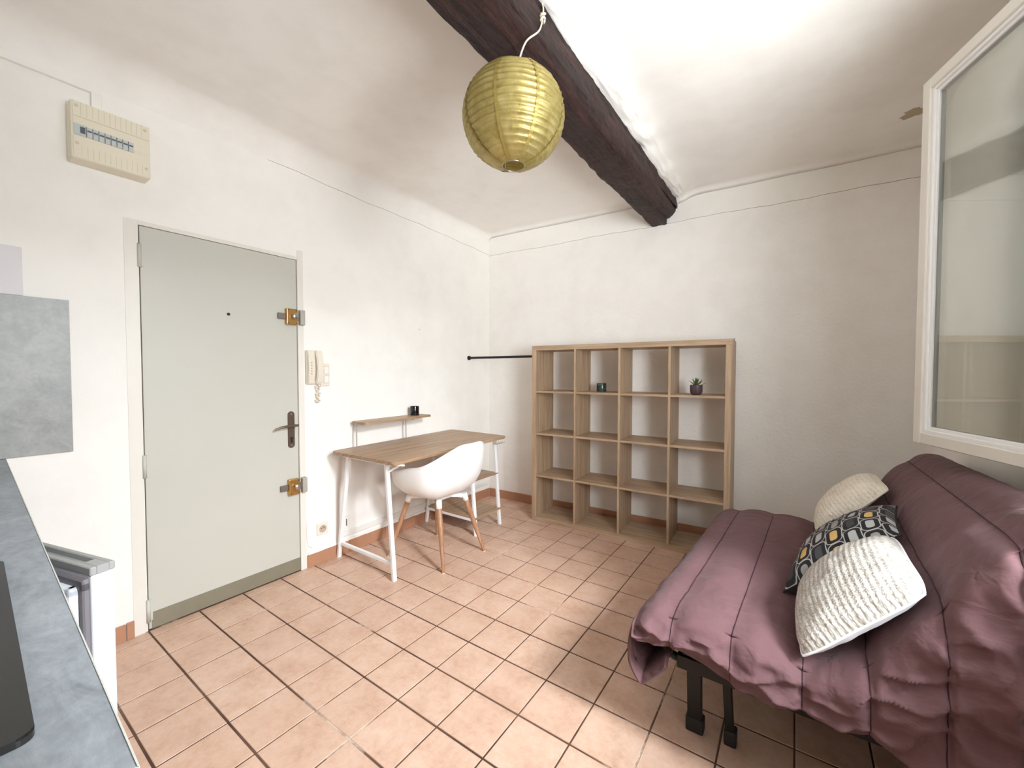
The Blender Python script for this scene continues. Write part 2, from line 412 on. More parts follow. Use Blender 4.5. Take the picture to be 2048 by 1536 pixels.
# ---- left wall (plaster up to a wavy ledge, door opening)
DY0, DY1, DZ = -2.668, -1.929, 1.943
def ledge(y):
    P = [(-3.9, 2.515), (-2.65, 2.506), (-2.31, 2.496), (-1.8, 2.478), (-1.56, 2.466), (-0.8, 2.453), (0.2, 2.412)]
    for (a, za), (b, zb) in zip(P, P[1:]):
        if y <= b: return za+(zb-za)*(y-a)/(b-a)
    return P[-1][1]
bm = B()
def wall_l_piece(y0, y1, z0, n, ztop=None):
    ys = [y0+(y1-y0)*k/n for k in range(n+1)]
    for a, b in zip(ys, ys[1:]):
        za, zb = (ledge(a)+0.003*math.sin(a*19), ledge(b)+0.003*math.sin(b*19)) if ztop is None else (ztop, ztop)
        v = [bm.verts.new(c) for c in ((-0.15, a, z0), (0, a, z0), (0, b, z0), (-0.15, b, z0), (-0.15, a, za), (0, a, za), (0, b, zb), (-0.15, b, zb))]
        for f in ((0, 1, 2, 3), (4, 7, 6, 5), (0, 4, 5, 1), (1, 5, 6, 2), (2, 6, 7, 3), (3, 7, 4, 0)): bm.faces.new([v[k] for k in f])
wall_l_piece(YF-0.1, DY0-0.012, -0.1, 16); wall_l_piece(DY1+0.012, 0.0, -0.1, 26); wall_l_piece(DY0-0.012, DY1+0.012, DZ+0.006, 10)
bmesh.ops.remove_doubles(bm, verts=bm.verts[:], dist=1e-5)
struct(new_obj('wall_left', bm, 'wall_l'))
bm = B(); box(bm, -0.15, -0.012, YF-0.1, 0.02, 2.38, 2.80)
ys = [YF-0.1+(0.02-YF+0.1)*k/60 for k in range(61)]
for a, b in zip(ys, ys[1:]):
    za, zb = ledge(a)+0.003*math.sin(a*19)+0.0045, ledge(b)+0.003*math.sin(b*19)+0.0045
    v = [bm.verts.new(c) for c in ((-0.013, a, za), (-0.0015, a, za), (-0.0015, b, zb), (-0.013, b, zb), (-0.013, a, 2.75), (-0.0015, a, 2.75), (-0.0015, b, 2.75), (-0.013, b, 2.75))]
    for f in ((0, 1, 2, 3), (4, 7, 6, 5), (0, 4, 5, 1), (1, 5, 6, 2), (2, 6, 7, 3), (3, 7, 4, 0)): bm.faces.new([v[k] for k in f])
struct(new_obj('trim_1', bm, 'wall_l'))
# ---- back wall
bk = empty('wall_back', (0, 0, 0), BA); struct(bk)
bm = B(); xs = [3.45*k/60-0.15 for k in range(62)]
for a, b in zip(xs, xs[1:]):
    za, zb = 2.406+0.004*math.sin(a*7)+0.002*math.sin(a*31), 2.406+0.004*math.sin(b*7)+0.002*math.sin(b*31)
    v = [bm.verts.new(c) for c in ((a, 0, -0.1), (b, 0, -0.1), (b, .15, -0.1), (a, .15, -0.1), (a, 0, za), (b, 0, zb), (b, .15, zb), (a, .15, za))]
    for f in ((0, 1, 2, 3), (4, 7, 6, 5), (0, 4, 5, 1), (1, 5, 6, 2), (2, 6, 7, 3), (3, 7, 4, 0)): bm.faces.new([v[k] for k in f])
bmesh.ops.remove_doubles(bm, verts=bm.verts[:], dist=1e-5)
new_obj('plaster', bm, 'wall_b', bk)
bm = B(); box(bm, -0.15, 3.4, 0.012, 0.15, 2.38, 2.80)
for a, b in zip(xs, xs[1:]):
    za, zb = 2.410+0.004*math.sin(a*7)+0.002*math.sin(a*31), 2.410+0.004*math.sin(b*7)+0.002*math.sin(b*31)
    v = [bm.verts.new(c) for c in ((a, 0.0015, za), (b, 0.0015, zb), (b, .013, zb), (a, .013, za), (a, 0.0015, 2.75), (b, 0.0015, 2.75), (b, .013, 2.75), (a, .013, 2.75))]
    for f in ((0, 1, 2, 3), (4, 7, 6, 5), (0, 4, 5, 1), (1, 5, 6, 2), (2, 6, 7, 3), (3, 7, 4, 0)): bm.faces.new([v[k] for k in f])
new_obj('upper_band', bm, 'wall_l', bk)
# ---- front wall (kitchen side, behind the camera) and right wall with the window opening
bm = B(); box(bm, -0.15, 4.0, YF-0.15, YF, -0.1, 2.8); struct(new_obj('wall_front', bm, 'wall_l'))
WY0, WY1, WZ0, WZ1, WT = -3.00, -1.76, 0.970, 2.36, 0.30
bm = B()
box(bm, XR, XR+WT, YF-.1, WY0, -0.1, 2.8); box(bm, XR, XR+WT, WY1, 0.3, -0.1, 2.8)
box(bm, XR, XR+WT, WY0, WY1, -0.1, WZ0); box(bm, XR, XR+WT, WY0, WY1, WZ1, 2.8)
struct(new_obj('wall_right', bm, 'wall_l'))
# ---- ceiling: height field with a cove along the left wall and plaster swept against the beam
bm = B()
xs = [-0.0015+0.30*(k/26)**1.6 for k in range(26)] + [0.30+k*(XR+0.05-0.30)/64 for k in range(65)] + [1.745+k*0.006 for k in range(18)]
xs = sorted(xs)
ts = [k/84*0.975 for k in range(85)] + [0.975+0.025*(k/10) for k in range(1, 11)]
def ceil_z(x, y):
    r = 0.05+0.10*max(0, min(1, (-y-0.15)/2.4))
    z = 2.622 + 0.012*noise.noise((x*1.1, y*1.1, 3.3)) + 0.004*noise.noise((x*4, y*4, 8.1))
    d = x+0.0015
    if d < r: z -= r-math.sqrt(max(0, r*r-(r-d)**2))
    db = yback(x)+0.0015-y
    if 0 <= db < 0.05: z -= 0.05-math.sqrt(max(0, 0.0025-(0.05-db)**2))
    if x > 1.70: z -= 0.045*math.exp(-((x-1.775)/0.085)**2)*(1+0.4*noise.noise((x*6, y*6, 1)))
    elif x > 1.4: z -= 0.012*math.exp(-((x-1.56)/0.05)**2)
    if 1.74 < x < 1.85: z -= 0.010*max(0, noise.noise((x*55, y*28, 2.2)))+0.006*noise.noise((x*20, y*60, 4.0))
    return z
def cy_at(x, t): return YF-0.05+t*(yback(x)+0.02-YF+0.05)
G = [[bm.verts.new((x, cy_at(x, t), ceil_z(x, cy_at(x, t)))) for x in xs] for t in ts]
T = [[bm.verts.new((x, cy_at(x, t), 2.9)) for x in (xs[0], xs[-1])] for t in (0, 1)]
for a in range(len(ts)-1):
    for b in range(len(xs)-1):
        f = bm.faces.new((G[a][b], G[a][b+1], G[a+1][b+1], G[a+1][b])); f.smooth = True
bm.faces.new((T[0][0], T[0][1], T[1][1], T[1][0]))
ce = struct(new_obj('ceiling', bm, 'ceil'))
# bare patch by the window
bm = B(); pts = []
for k in range(18):
    a = 2*PI*k/18; r = 1+0.25*math.sin(3*a+1)+0.15*math.sin(7*a)
    pts.append((3.035+0.055*r*math.cos(a), -0.255+0.045*r*math.sin(a)))
zc = ceil_z(3.03, -0.25)
prism(bm, pts, zc-0.003, zc+0.02); o = new_obj('bare_patch', bm, 'chip', ce); o['label'] = 'bare brown chip in the ceiling plaster'
# ---- skirting
bl = empty('baseboard_left'); struct(bl)
def skirt_run(parent, y0, y1, x=0.0, L=0.30):
    y = y0
    while y < y1-0.01:
        e = min(y+L, y1); bm = B(); box(bm, x, x+0.011, y+0.0012, e-0.0012, 0.0, 0.080+random.uniform(-.002, .002), 0.0018, 1)
        new_obj('tile', bm, 'skirt', parent); y = e
skirt_run(bl, DY1+0.040, -0.012); skirt_run(bl, -3.05, DY0-0.052)
bb = empty('baseboard_back', (0, 0, 0), BA); struct(bb)
x = 0.012
while x < 3.15:
    e = min(x+0.30, 3.15); bm = B(); box(bm, x+0.0012, e-0.0012, -0.011, 0.0, 0.0, 0.080+random.uniform(-.002, .002), 0.0018, 1)
    new_obj('tile', bm, 'skirt', bb); x = e
br_ = empty('baseboard_right'); struct(br_)
y = YF+0.01
while y < 0.10:
    e = min(y+0.30, 0.112); bm = B(); box(bm, XR-0.011, XR, y+0.0012, e-0.0012, 0.0, 0.080, 0.0018, 1); new_obj('tile', bm, 'skirt', br_); y = e
# rough mortar fillet above the left skirting
bm = B()
for k in range(40):
    y = DY1+0.05+k*(1.85/40)
    box(bm, 0.0, 0.006+0.004*random.random(), y, y+0.05, 0.079, 0.094+0.006*random.random())
o = new_obj('plaster_edge', bm, 'wall_l', bl); o['kind'] = 'stuff'

# ================================================================== DOOR
dr = struct(empty('door_1', (0, (DY0+DY1)/2, 0)))
oy = -(DY0+DY1)/2
bm = B(); box(bm, -0.045, -0.002, DY0+oy+0.002, DY1+oy-0.002, 0.006, DZ-0.002, 0.002, 1); leaf = new_obj('leaf', bm, 'door', dr)
bm = B(); box(bm, -0.002, 0.001, DY0+oy+0.012, DY1+oy-0.003, 0.006, 0.086, 0.0006, 1); kp = new_obj('kick_plate', bm, 'kick', dr); kp['label'] = 'olive metal kick plate'
bm = B()
for k in range(9):
    for z in (0.018, 0.074):
        cyl(bm, (0.0008, DY0+oy+0.05+k*0.08, z), (0.0026, DY0+oy+0.05+k*0.08, z), 0.003, 8)
new_obj('rivet', bm, 'kick', kp)['kind'] = 'stuff'
bm = B()                                           # frame: right strip, left jamb, head
box(bm, -0.06, 0.006, DY1+oy+0.001, DY1+oy+0.037, 0.0, 2.003, 0.002, 1)
box(bm, -0.06, 0.0016, DY0+oy-0.055, DY0+oy-0.002, 0.0, DZ+0.02, 0.002, 1)
box(bm, -0.06, 0.0004, DY0+oy-0.01, DY1+oy+0.001, DZ, DZ+0.02)
new_obj('frame', bm, 'paint', dr)
bm = B(); box(bm, -0.15, -0.0005, DY0+oy-0.012, DY1+oy+0.012, -0.1, 0.002); new_obj('threshold', bm, 'grout', dr)
bm = B(); box(bm, -0.062, -0.05, DY0+oy-0.03, DY1+oy+0.03, 0.0, DZ+0.02); new_obj('dark_gap', bm, 'dark', dr)
for z in (1.80, 0.80, 0.10):
    bm = B(); cyl(bm, (0.006, DY0+oy-0.001, z-0.055), (0.006, DY0+oy-0.001, z+0.055), 0.0075, 12)
    box(bm, -0.002, 0.002, DY0+oy-0.001, DY0+oy+0.016, z-0.05, z+0.05); new_obj('hinge', bm, 'door', dr)
def rim_lock(z):
    bm = B(); box(bm, -0.002, 0.030, DY1+oy-0.076, DY1+oy-0.010, z-0.048, z+0.048, 0.004, 2); l = new_obj('rim_lock', bm, 'brass', dr); l['label'] = 'brass rim lock'
    bm = B(); box(bm, 0.004, 0.014, DY1+oy-0.120, DY1+oy-0.0755, z-0.018, z+0.018, 0.002, 1); box(bm, 0.006, 0.018, DY1+oy-0.0105, DY1+oy+0.004, z-0.020, z+0.018, 0.002, 1); new_obj('bolt', bm, 'dull_steel', l)
    bm = B(); t = bmesh.new(); lathe(t, [(0, 0.026), (0.010, 0.026), (0.0165, 0.021), (0.017, 0.012), (0.011, 0.006), (0.011, 0)], 20)
    join(bm, t, Matrix.Translation((0.030, DY1+oy-0.036, z+0.002)) @ Matrix.Rotation(PI/2, 4, 'Y')); new_obj('knob', bm, 'steel', l, True, 40)
    bm = B()
    for a in (-1, 1):
        for b in (-1, 1): cyl(bm, (0.029, DY1+oy-0.043+a*0.024, z+b*0.038), (0.0312, DY1+oy-0.043+a*0.024, z+b*0.038), 0.0042, 10)
    new_obj('screw', bm, 'bronze', l)
    bm = B(); box(bm, 0.005, 0.034, DY1+oy+0.004, DY1+oy+0.034, z-0.046, z+0.046, 0.003, 1); box(bm, 0.0, 0.006, DY1+oy+0.003, DY1+oy+0.036, z-0.048, z+0.048, 0.001, 1)
    s = new_obj('strike_box', bm, 'strike', dr)
rim_lock(1.588); rim_lock(0.545)
bm = B(); t = bmesh.new(); prism(t, rrect(-0.0195, 0.0195, -0.112, 0.112, 0.0193, 8), 0, 0.007)
join(bm, t, Matrix(((0, 0, 1, -0.002), (1, 0, 0, DY1+oy-0.0475), (0, 1, 0, 0.898), (0, 0, 0, 1)))); hp = new_obj('handle_plate', bm, 'bronze', dr); hp['label'] = 'aged bronze handle plate'
bm = B(); yh = DY1+oy-0.040; zh = 0.925
pts = catmull([(0.004, yh, zh), (0.030, yh, zh), (0.044, yh-0.006, zh), (0.048, yh-0.04, zh+0.001), (0.046, yh-0.085, zh-0.003), (0.040, yh-0.118, zh-0.014)], 5)
tube(bm, pts, [0.0085]*7+[0.0075]*(len(pts)-12)+[0.006]*5, 12); tube(bm, [(0.044, yh, zh), (0.045, yh+0.016, zh)], 0.0075, 12)
new_obj('lever', bm, 'bronze', hp, True, 50)
bm = B(); cyl(bm, (0.004, DY1+oy-0.0475, 0.845), (0.010, DY1+oy-0.0475, 0.845), 0.0085, 14); box(bm, 0.004, 0.009, DY1+oy-0.0525, DY1+oy-0.0425, 0.818, 0.845); new_obj('keyhole_cylinder', bm, 'dark', hp)
bm = B(); cyl(bm, (0.0045, DY1+oy-0.0475, 0.994), (0.0075, DY1+oy-0.0475, 0.994), 0.006, 12); cyl(bm, (0.0045, DY1+oy-0.0475, 0.802), (0.0075, DY1+oy-0.0475, 0.802), 0.006, 12); new_obj('plate_screw', bm, 'steel', hp)
bm = B(); cyl(bm, (-0.004, -2.303+oy, 1.567), (0.0006, -2.303+oy, 1.567), 0.008, 14); pe = new_obj('peephole', bm, 'dark', dr)

# ================================================================== THINGS ON THE LEFT WALL
# fuse box
fb = tag(empty('fuse_box', (0, -2.768, 2.14)), 'cream plastic fuse box with a row of breakers on wall above the door', 'fuse box')
bm = B(); box(bm, 0.001, 0.085, -0.1245, 0.1275, 0, 0.233, 0.004, 2); new_obj('housing', bm, 'cream', fb)
for nm, z0, z1 in (('cover_panel', 0.170, 0.231), ('cover_panel', 0.104, 0.168), ('cover_panel', 0.003, 0.094)):
    bm = B(); box(bm, 0.0845, 0.0885 if z0 != 0.104 else 0.0868, -0.119, 0.125, z0, z1, 0.0015, 1); new_obj(nm, bm, 'cream', fb)
bm = B(); box(bm, 0.0846, 0.0868, 0.075, 0.125, 0.094, 0.104); new_obj('blanking_strip', bm, 'cream', fb)
bm = B()
for k in range(12):
    for z0, z1 in ((0.176, 0.230), (0.010, 0.055)): box(bm, 0.0884, 0.0890, -0.095+k*0.0175, -0.0935+k*0.0175, z0, z1)
new_obj('rib', bm, 'cream_d', fb)['kind'] = 'stuff'
bm = B(); box(bm, 0.085, 0.0915, -0.116, -0.081, 0.092, 0.139, 0.001, 1); mb = new_obj('main_breaker', bm, 'breaker', fb); mb['label'] = 'wide grey main breaker with dark lever'
bm = B(); box(bm, 0.0914, 0.097, -0.098, -0.084, 0.103, 0.128, 0.001, 1); new_obj('lever', bm, 'breaker_d', mb)
for k in range(8):
    y = -0.079+k*0.0187
    bm = B(); box(bm, 0.085, 0.0905, y, y+0.0172, 0.094, 0.136, 0.001, 1); br = new_obj('breaker', bm, 'breaker', fb)
    bm = B(); box(bm, 0.0904, 0.0935, y+0.002, y+0.0155, 0.117, 0.123, 0.0006, 1); box(bm, 0.0904, 0.0912, y-0.0012, y, 0.094, 0.136); new_obj('toggle', bm, 'breaker_d', br)
for y, z in ((-0.108, 0.212), (0.110, 0.212), (-0.108, 0.060), (0.112, 0.040)):
    bm = B(); cyl(bm, (0.088, y, z), (0.0902, y, z), 0.0065, 12); new_obj('screw', bm, 'cream_d', fb)
# trunking to the fuse box
bm = B(); box(bm, 0.0, 0.018, YF+0.005, -2.784, 2.464, 2.499, 0.002, 1); box(bm, 0.0, 0.018, -2.818, -2.784, 2.381, 2.465, 0.002, 1)
tr = tag(new_obj('cable_trunking', bm, 'wall_l'), 'painted cable trunking running along upper wall down into the fuse box', 'trunking')
# splashback and white panel
bm = B(); box(bm, 0.0005, 0.010, YF+0.004, -2.902, 0.9125, 1.555, 0.001, 1); tag(new_obj('splashback_panel', bm, 'splash'), 'concrete grey splashback panel on left wall at the end of the worktop', 'splashback')
bm = B(); box(bm, 0.0, 0.004, YF+0.004, -3.026, 1.557, 1.748, 0.001, 1); tag(new_obj('wall_panel', bm, 'panel_w'), 'glossy pale lilac white panel on wall just above the grey splashback', 'panel')
# intercom
ic = tag(empty('intercom_phone', (0, -1.838, 1.176)), 'ivory wall intercom handset with curly cord to the right of the door', 'intercom')
bm = B(); box(bm, 0.0, 0.028, -0.048, 0.044, 0.0, 0.214, 0.006, 2); new_obj('base', bm, 'phone', ic)
bm = B()                                              # handset bows away from the wall
prof = [(0.026, 0.0), (0.040, 0.0), (0.060, 0.045), (0.064, 0.10), (0.058, 0.16), (0.042, 0.214), (0.026, 0.214)]
for y0, y1 in ((0.002, 0.046),):
    A = [bm.verts.new((x, y0, z)) for x, z in prof]; C2 = [bm.verts.new((x, y1, z)) for x, z in prof]
    bm.faces.new(A[::-1]); bm.faces.new(C2)
    for k in range(len(prof)): bm.faces.new((A[k], A[(k+1) % 7], C2[(k+1) % 7], C2[k]))
bmesh.ops.bevel(bm, geom=bm.edges[:], offset=0.005, segments=2, affect='EDGES')
new_obj('handset', bm, 'phone', ic, True, 50)
bm = B(); prof2 = [(0.027, 0.002), (0.036, 0.002), (0.046, 0.05), (0.050, 0.10), (0.046, 0.16), (0.034, 0.212), (0.027, 0.212)]
A = [bm.verts.new((x, -0.047, z)) for x, z in prof2]; C2 = [bm.verts.new((x, -0.006, z)) for x, z in prof2]
bm.faces.new(A[::-1]); bm.faces.new(C2)
for k in range(7): bm.faces.new((A[k], A[(k+1) % 7], C2[(k+1) % 7], C2[k]))
bmesh.ops.bevel(bm, geom=bm.edges[:], offset=0.004, segments=2, affect='EDGES')
fp = new_obj('front_cover', bm, 'phone', ic, True, 50)
bm = B()
for k in range(5): cyl(bm, (0.047, -0.030, 0.065+k*0.017), (0.0515, -0.030, 0.065+k*0.017), 0.0042, 10)
new_obj('button', bm, 'phone_d', fp)
bm = B(); pts = []
for k in range(150):
    t = k/149; a = t*PI*26
    cxp = 0.020+0.010*math.sin(t*2*PI); base_z = -0.005-0.115*(1-abs(2*t-1))
    sgn = 1 if t < 0.5 else -1
    off = 0.011*math.sin(base_z*70)*sgn
    pts.append((0.020+0.0055*math.cos(a), 0.026+off+0.0055*math.sin(a), base_z))
tube(bm, pts, 0.0032, 6); new_obj('coiled_cord', bm, 'phone', ic, True)
# switch
sw = tag(empty('light_switch', (0, -1.744, 1.160)), 'white double light switch mounted beside the intercom', 'switch')
bm = B(); box(bm, 0.0, 0.010, -0.044, 0.0195, 0, 0.147, 0.003, 2); new_obj('plate', bm, 'phone', sw)
for z in (0.021, 0.080):
    bm = B(); box(bm, 0.0095, 0.0104, -0.0215, 0.0135, z-0.0015, z+0.0475); new_obj('rocker_gap_shade', bm, 'phone_d', sw)  # darker rim paints the shaded gap line round the rocker
    bm = B(); box(bm, 0.0095, 0.0135, -0.020, 0.012, z, z+0.046, 0.002, 1); new_obj('rocker', bm, 'white_pl', sw)
# socket
so = tag(empty('wall_socket', (0, -1.785, 0.184)), 'single white wall socket low on the wall between door and desk', 'socket')
bm = B(); t = bmesh.new()
box(t, 0.0, 0.009, -0.039, 0.039, 0, 0.080, 0.003, 2); join(bm, t); new_obj('plate', bm, 'phone', so)
bm = B(); t = bmesh.new(); lathe(t, [(0.024, 0.003), (0.0235, 0.0035), (0.021, 0.003), (0.020, 0.0)], 24); lathe(t, [(0.0, 0.0003), (0.0205, 0.0003)], 24)
join(bm, t, Matrix.Translation((0.0088, 0, 0.040)) @ Matrix.Rotation(PI/2, 4, 'Y')); wl = new_obj('well', bm, 'phone_d', so)
bm = B(); cyl(bm, (0.008, -0.009, 0.042), (0.0105, -0.009, 0.042), 0.003, 8); cyl(bm, (0.008, 0.009, 0.042), (0.0105, 0.009, 0.042), 0.003, 8); new_obj('pin_hole', bm, 'dark', wl)
bm = B(); cyl(bm, (0.0085, 0, 0.052), (0.018, 0, 0.052), 0.0024, 8); new_obj('earth_pin', bm, 'steel', wl)
ps = tag(empty('phone_socket', (0, -1.617, 0.174)), 'small white telephone socket with black slot behind the desk leg', 'socket')
bm = B(); box(bm, 0.0, 0.016, -0.024, 0.024, 0.0, 0.082, 0.003, 2); new_obj('plate', bm, 'white_pl', ps)
bm = B(); box(bm, 0.0155, 0.0168, -0.003, 0.003, 0.018, 0.066); new_obj('slot', bm, 'dark', ps)
# low trunking along the left wall
bm = B(); box(bm, 0.0, 0.014, -1.66, -0.02, 0.120, 0.156, 0.002, 1); tag(new_obj('cable_trunking', bm, 'white_pl'), 'white cable trunking just above the skirting behind the desk', 'trunking')
bm = B(); pts = catmull([(0.004, DY1+0.044, 0.30), (0.004, DY1+0.044, 0.17), (0.004, DY1+0.062, 0.128), (0.004, DY1+0.10, 0.118), (0.004, -1.70, 0.108)], 8)
tube(bm, pts, 0.0028, 8); tag(new_obj('cable', bm, 'wall_l', None, True), 'thin painted cable curving along the door frame to the skirting', 'cable')
bm = B(); cyl(bm, (-0.002, -0.93, 1.60), (0.006, -0.93, 1.60), 0.0025, 8); 
tag(new_obj('nail', bm, 'dull_steel'), 'small nail in the white wall above the desk', 'nail')

# ================================================================== CEILING BEAM
bm = B(); sec = [(1.583, 2.66), (1.578, 2.55), (1.574, 2.46), (1.578, 2.410), (1.592, 2.400), (1.63, 2.399), (1.68, 2.400), (1.722, 2.405), (1.752, 2.425), (1.768, 2.46), (1.772, 2.52), (1.768, 2.58), (1.758, 2.66)]
dense = []
for (a, b), (c, d) in zip(sec, sec[1:]):
    for k in range(5): dense.append((a+(c-a)*k/5, b+(d-b)*k/5))
dense.append(sec[-1]); N = 330; rings = []
for i in range(N+1):
    y = YF+0.01+(0.062-YF)*i/N; ring = []
    tw = max(0, 1+y/0.5) if y > -0.5 else 0
    for x, z in dense:
        p = Vector((x*7, y*1.6, z*7)); q = Vector((x*22, y*9, z*22)); qq = Vector((x*60, y*16, z*60))
        dsp = 0.012*noise.noise(p)+0.0060*noise.noise(q)+0.0055*(0.5-abs(noise.noise(qq)))+0.0022*noise.noise(qq*2.3)
        cxm = Vector((x-1.675, 0, z-2.55)).normalized()
        px, pz = x+cxm.x*dsp, z+cxm.z*dsp
        if z < 2.5 and x > 1.70: pz += 0.035*tw; px -= 0.006*tw
        ring.append(bm.verts.new((px+0.010*noise.noise((0, y*0.9, 5)), y, pz)))
    rings.append(ring)
for a, b in zip(rings, rings[1:]):
    for k in range(len(dense)-1):
        f = bm.faces.new((a[k], a[k+1], b[k+1], b[k])); f.smooth = True
    bm.faces.new((a[-1], a[0], b[0], b[-1]))
bm.faces.new(rings[0][::-1]); bm.faces.new(rings[-1])
tag(new_obj('ceiling_beam', bm, 'beam'), 'rough dark brown timber beam crossing the white ceiling', 'beam')

# ================================================================== PAPER LANTERN
LP = Vector((1.711, -2.051, 2.150)); LR = 0.180
lt = tag(empty('paper_lantern', LP), 'round gold foil paper lantern hanging under the dark beam', 'lantern')
bm = B(); NR = 21; prof = []
z0 = -0.976; z1 = 0.976
for k in range(NR*6+1):
    t = k/(NR*6); th = math.asin(z0)+(math.asin(z1)-math.asin(z0))*t
    ph = (t*NR) % 1.0
    sag = -0.0060*(math.sin(PI*ph)**0.8)*math.cos(th)
    prof.append((LR*math.cos(th)+sag, LR*0.945*math.sin(th)))
n = 72; rings = []
for i, (r, z) in enumerate(prof):
    ring = []
    for k in range(n):
        a = 2*PI*k/n
        rr = r+0.0016*noise.noise((math.cos(a)*9, math.sin(a)*9, z*70))
        tz = 0.004*noise.noise((math.cos(a)*2, math.sin(a)*2, z*14+4))
        ring.append(bm.verts.new((rr*math.cos(a), rr*math.sin(a), z+tz)))
    rings.append(ring)
for a, b in zip(rings, rings[1:]):
    for k in range(n):
        f = bm.faces.new((a[k], a[(k+1) % n], b[(k+1) % n], b[k])); f.smooth = True
sh = new_obj('shade', bm, 'gold', lt)
for k in range(8):                                        # glued paper overlaps, one strip per meridian
    a = 2*PI*(k+0.35)/8; bm = B(); L1 = []; L2 = []
    for i in range(0, len(prof), 2):
        r, z = prof[i]; rr = r+0.0016
        da = 0.0055/max(r, 0.03)
        L1.append(bm.verts.new((rr*math.cos(a-da), rr*math.sin(a-da), z))); L2.append(bm.verts.new((rr*math.cos(a+da), rr*math.sin(a+da), z)))
    for i in range(len(L1)-1): bm.faces.new((L1[i], L2[i], L2[i+1], L1[i+1])).smooth = True
    new_obj('paper_seam', bm, 'gold_seam', sh)
bm = B()
for z in (-0.976, 0.976):
    r = LR*math.sqrt(1-z*z)
    tube(bm, [(r*math.cos(2*PI*k/32), r*math.sin(2*PI*k/32), z*LR*0.945) for k in range(33)], 0.0016, 6, False)
for s in (-1, 1):
    tube(bm, [(0.036*s, 0, 0.166), (0.036*s, 0, 0), (0.036*s, 0, -0.166)], 0.0014, 6)
tube(bm, [(-0.037, 0, 0.166), (0.037, 0, 0.166)], 0.0014, 6)
new_obj('wire_frame', bm, 'steel', lt)
bm = B(); lathe(bm, [(0, 0.02), (0.018, 0.02), (0.020, -0.03), (0.016, -0.045), (0, -0.045)], 16, (0, 0, 0.13)); new_obj('lamp_holder', bm, 'white_pl', lt, True, 40)
bm = B(); base = Vector((1.769, -1.955, 2.585))-LP
pts = catmull([tuple(base), (base.x+0.012, base.y-0.010, base.z-0.035), (base.x+0.014, base.y-0.022, base.z-0.085), (base.x+0.010, base.y-0.040, base.z-0.130), (0.052, 0.004, 0.246), (0.030, -0.004, 0.196), (0.012, 0, 0.15)], 8)
tube(bm, pts, 0.0032, 8); cd = new_obj('flex', bm, 'twine', lt, True)
bm = B()
for k in range(7):
    a = k*1.9; c = Vector(pts[14])
    tube(bm, [c+Vector((0.008*math.cos(a), 0.008*math.sin(a), -0.012+0.004*k)), c+Vector((0.009*math.cos(a+1.5), 0.009*math.sin(a+1.5), -0.010+0.004*k)), c+Vector((0.008*math.cos(a+3), 0.008*math.sin(a+3), -0.008+0.004*k))], 0.0042, 8)
new_obj('knot', bm, 'twine', cd, True)
bm = B(); cyl(bm, tuple(base+Vector((-0.02, 0, 0.01))), tuple(base+Vector((0.006, 0, 0.0))), 0.003, 8); new_obj('hook', bm, 'dull_steel', lt)

# ================================================================== BOOKCASE
bc = tag(empty('bookcase', (0.7207, -0.3377, 0), BA), 'light oak open cube bookcase, four by four, against the back wall', 'bookcase')
W, H, D, TO, TI = 1.4855, 1.470, 0.325, 0.038, 0.016
bm = B(); box(bm, 0, W, 0, D, 0.0, TO, 0.0012, 1); new_obj('bottom_board', bm, 'oak_h', bc)
bm = B(); box(bm, 0, W, 0, D, H-TO, H, 0.0012, 1); new_obj('top_board', bm, 'oak_h', bc)
for x in (0, W-TO):
    bm = B(); box(bm, x, x+TO, 0, D, TO, H-TO, 0.0012, 1); new_obj('side_panel', bm, 'oak', bc)
cw = (W-2*TO-3*TI)/4; ch = (H-2*TO-3*TI)/4
for k in (1, 2, 3):
    x = TO+k*cw+(k-1)*TI; bm = B(); box(bm, x, x+TI, 0.004, D-0.002, TO, H-TO, 0.0008, 1); new_obj('upright', bm, 'oak', bc)
for r in (1, 2, 3):
    z = TO+r*ch+(r-1)*TI
    for c in range(4):
        x = TO+c*(cw+TI); bm = B(); box(bm, x, x+cw, 0.003, D-0.002, z, z+TI, 0.0008, 1); new_obj('shelf', bm, 'oak_h', bc)
def in_case(u, d, z): return Vector((0.7207+u*CB-d*SB, -0.3377+u*SB+d*CB, z))
SZ = TO+3*ch+3*TI                      # top of the third shelf
# marble cup
def cup(name, mat, p, r, h, label, cat):
    bm = B(); lathe(bm, [(0, 0.0), (r*0.96, 0.0), (r, 0.004), (r, h-0.002), (r*0.97, h), (r*0.90, h-0.001), (r*0.88, 0.012), (0, 0.010)], 32)
    o = new_obj(name, bm, mat, None, True, 40); o.location = p; tag(o, label, cat); return o
cup('candle_cup', 'marble', in_case(0.545, 0.175, SZ+0.0002), 0.038, 0.068, 'dark green marbled cup on the upper shelf, second column of bookcase', 'cup')
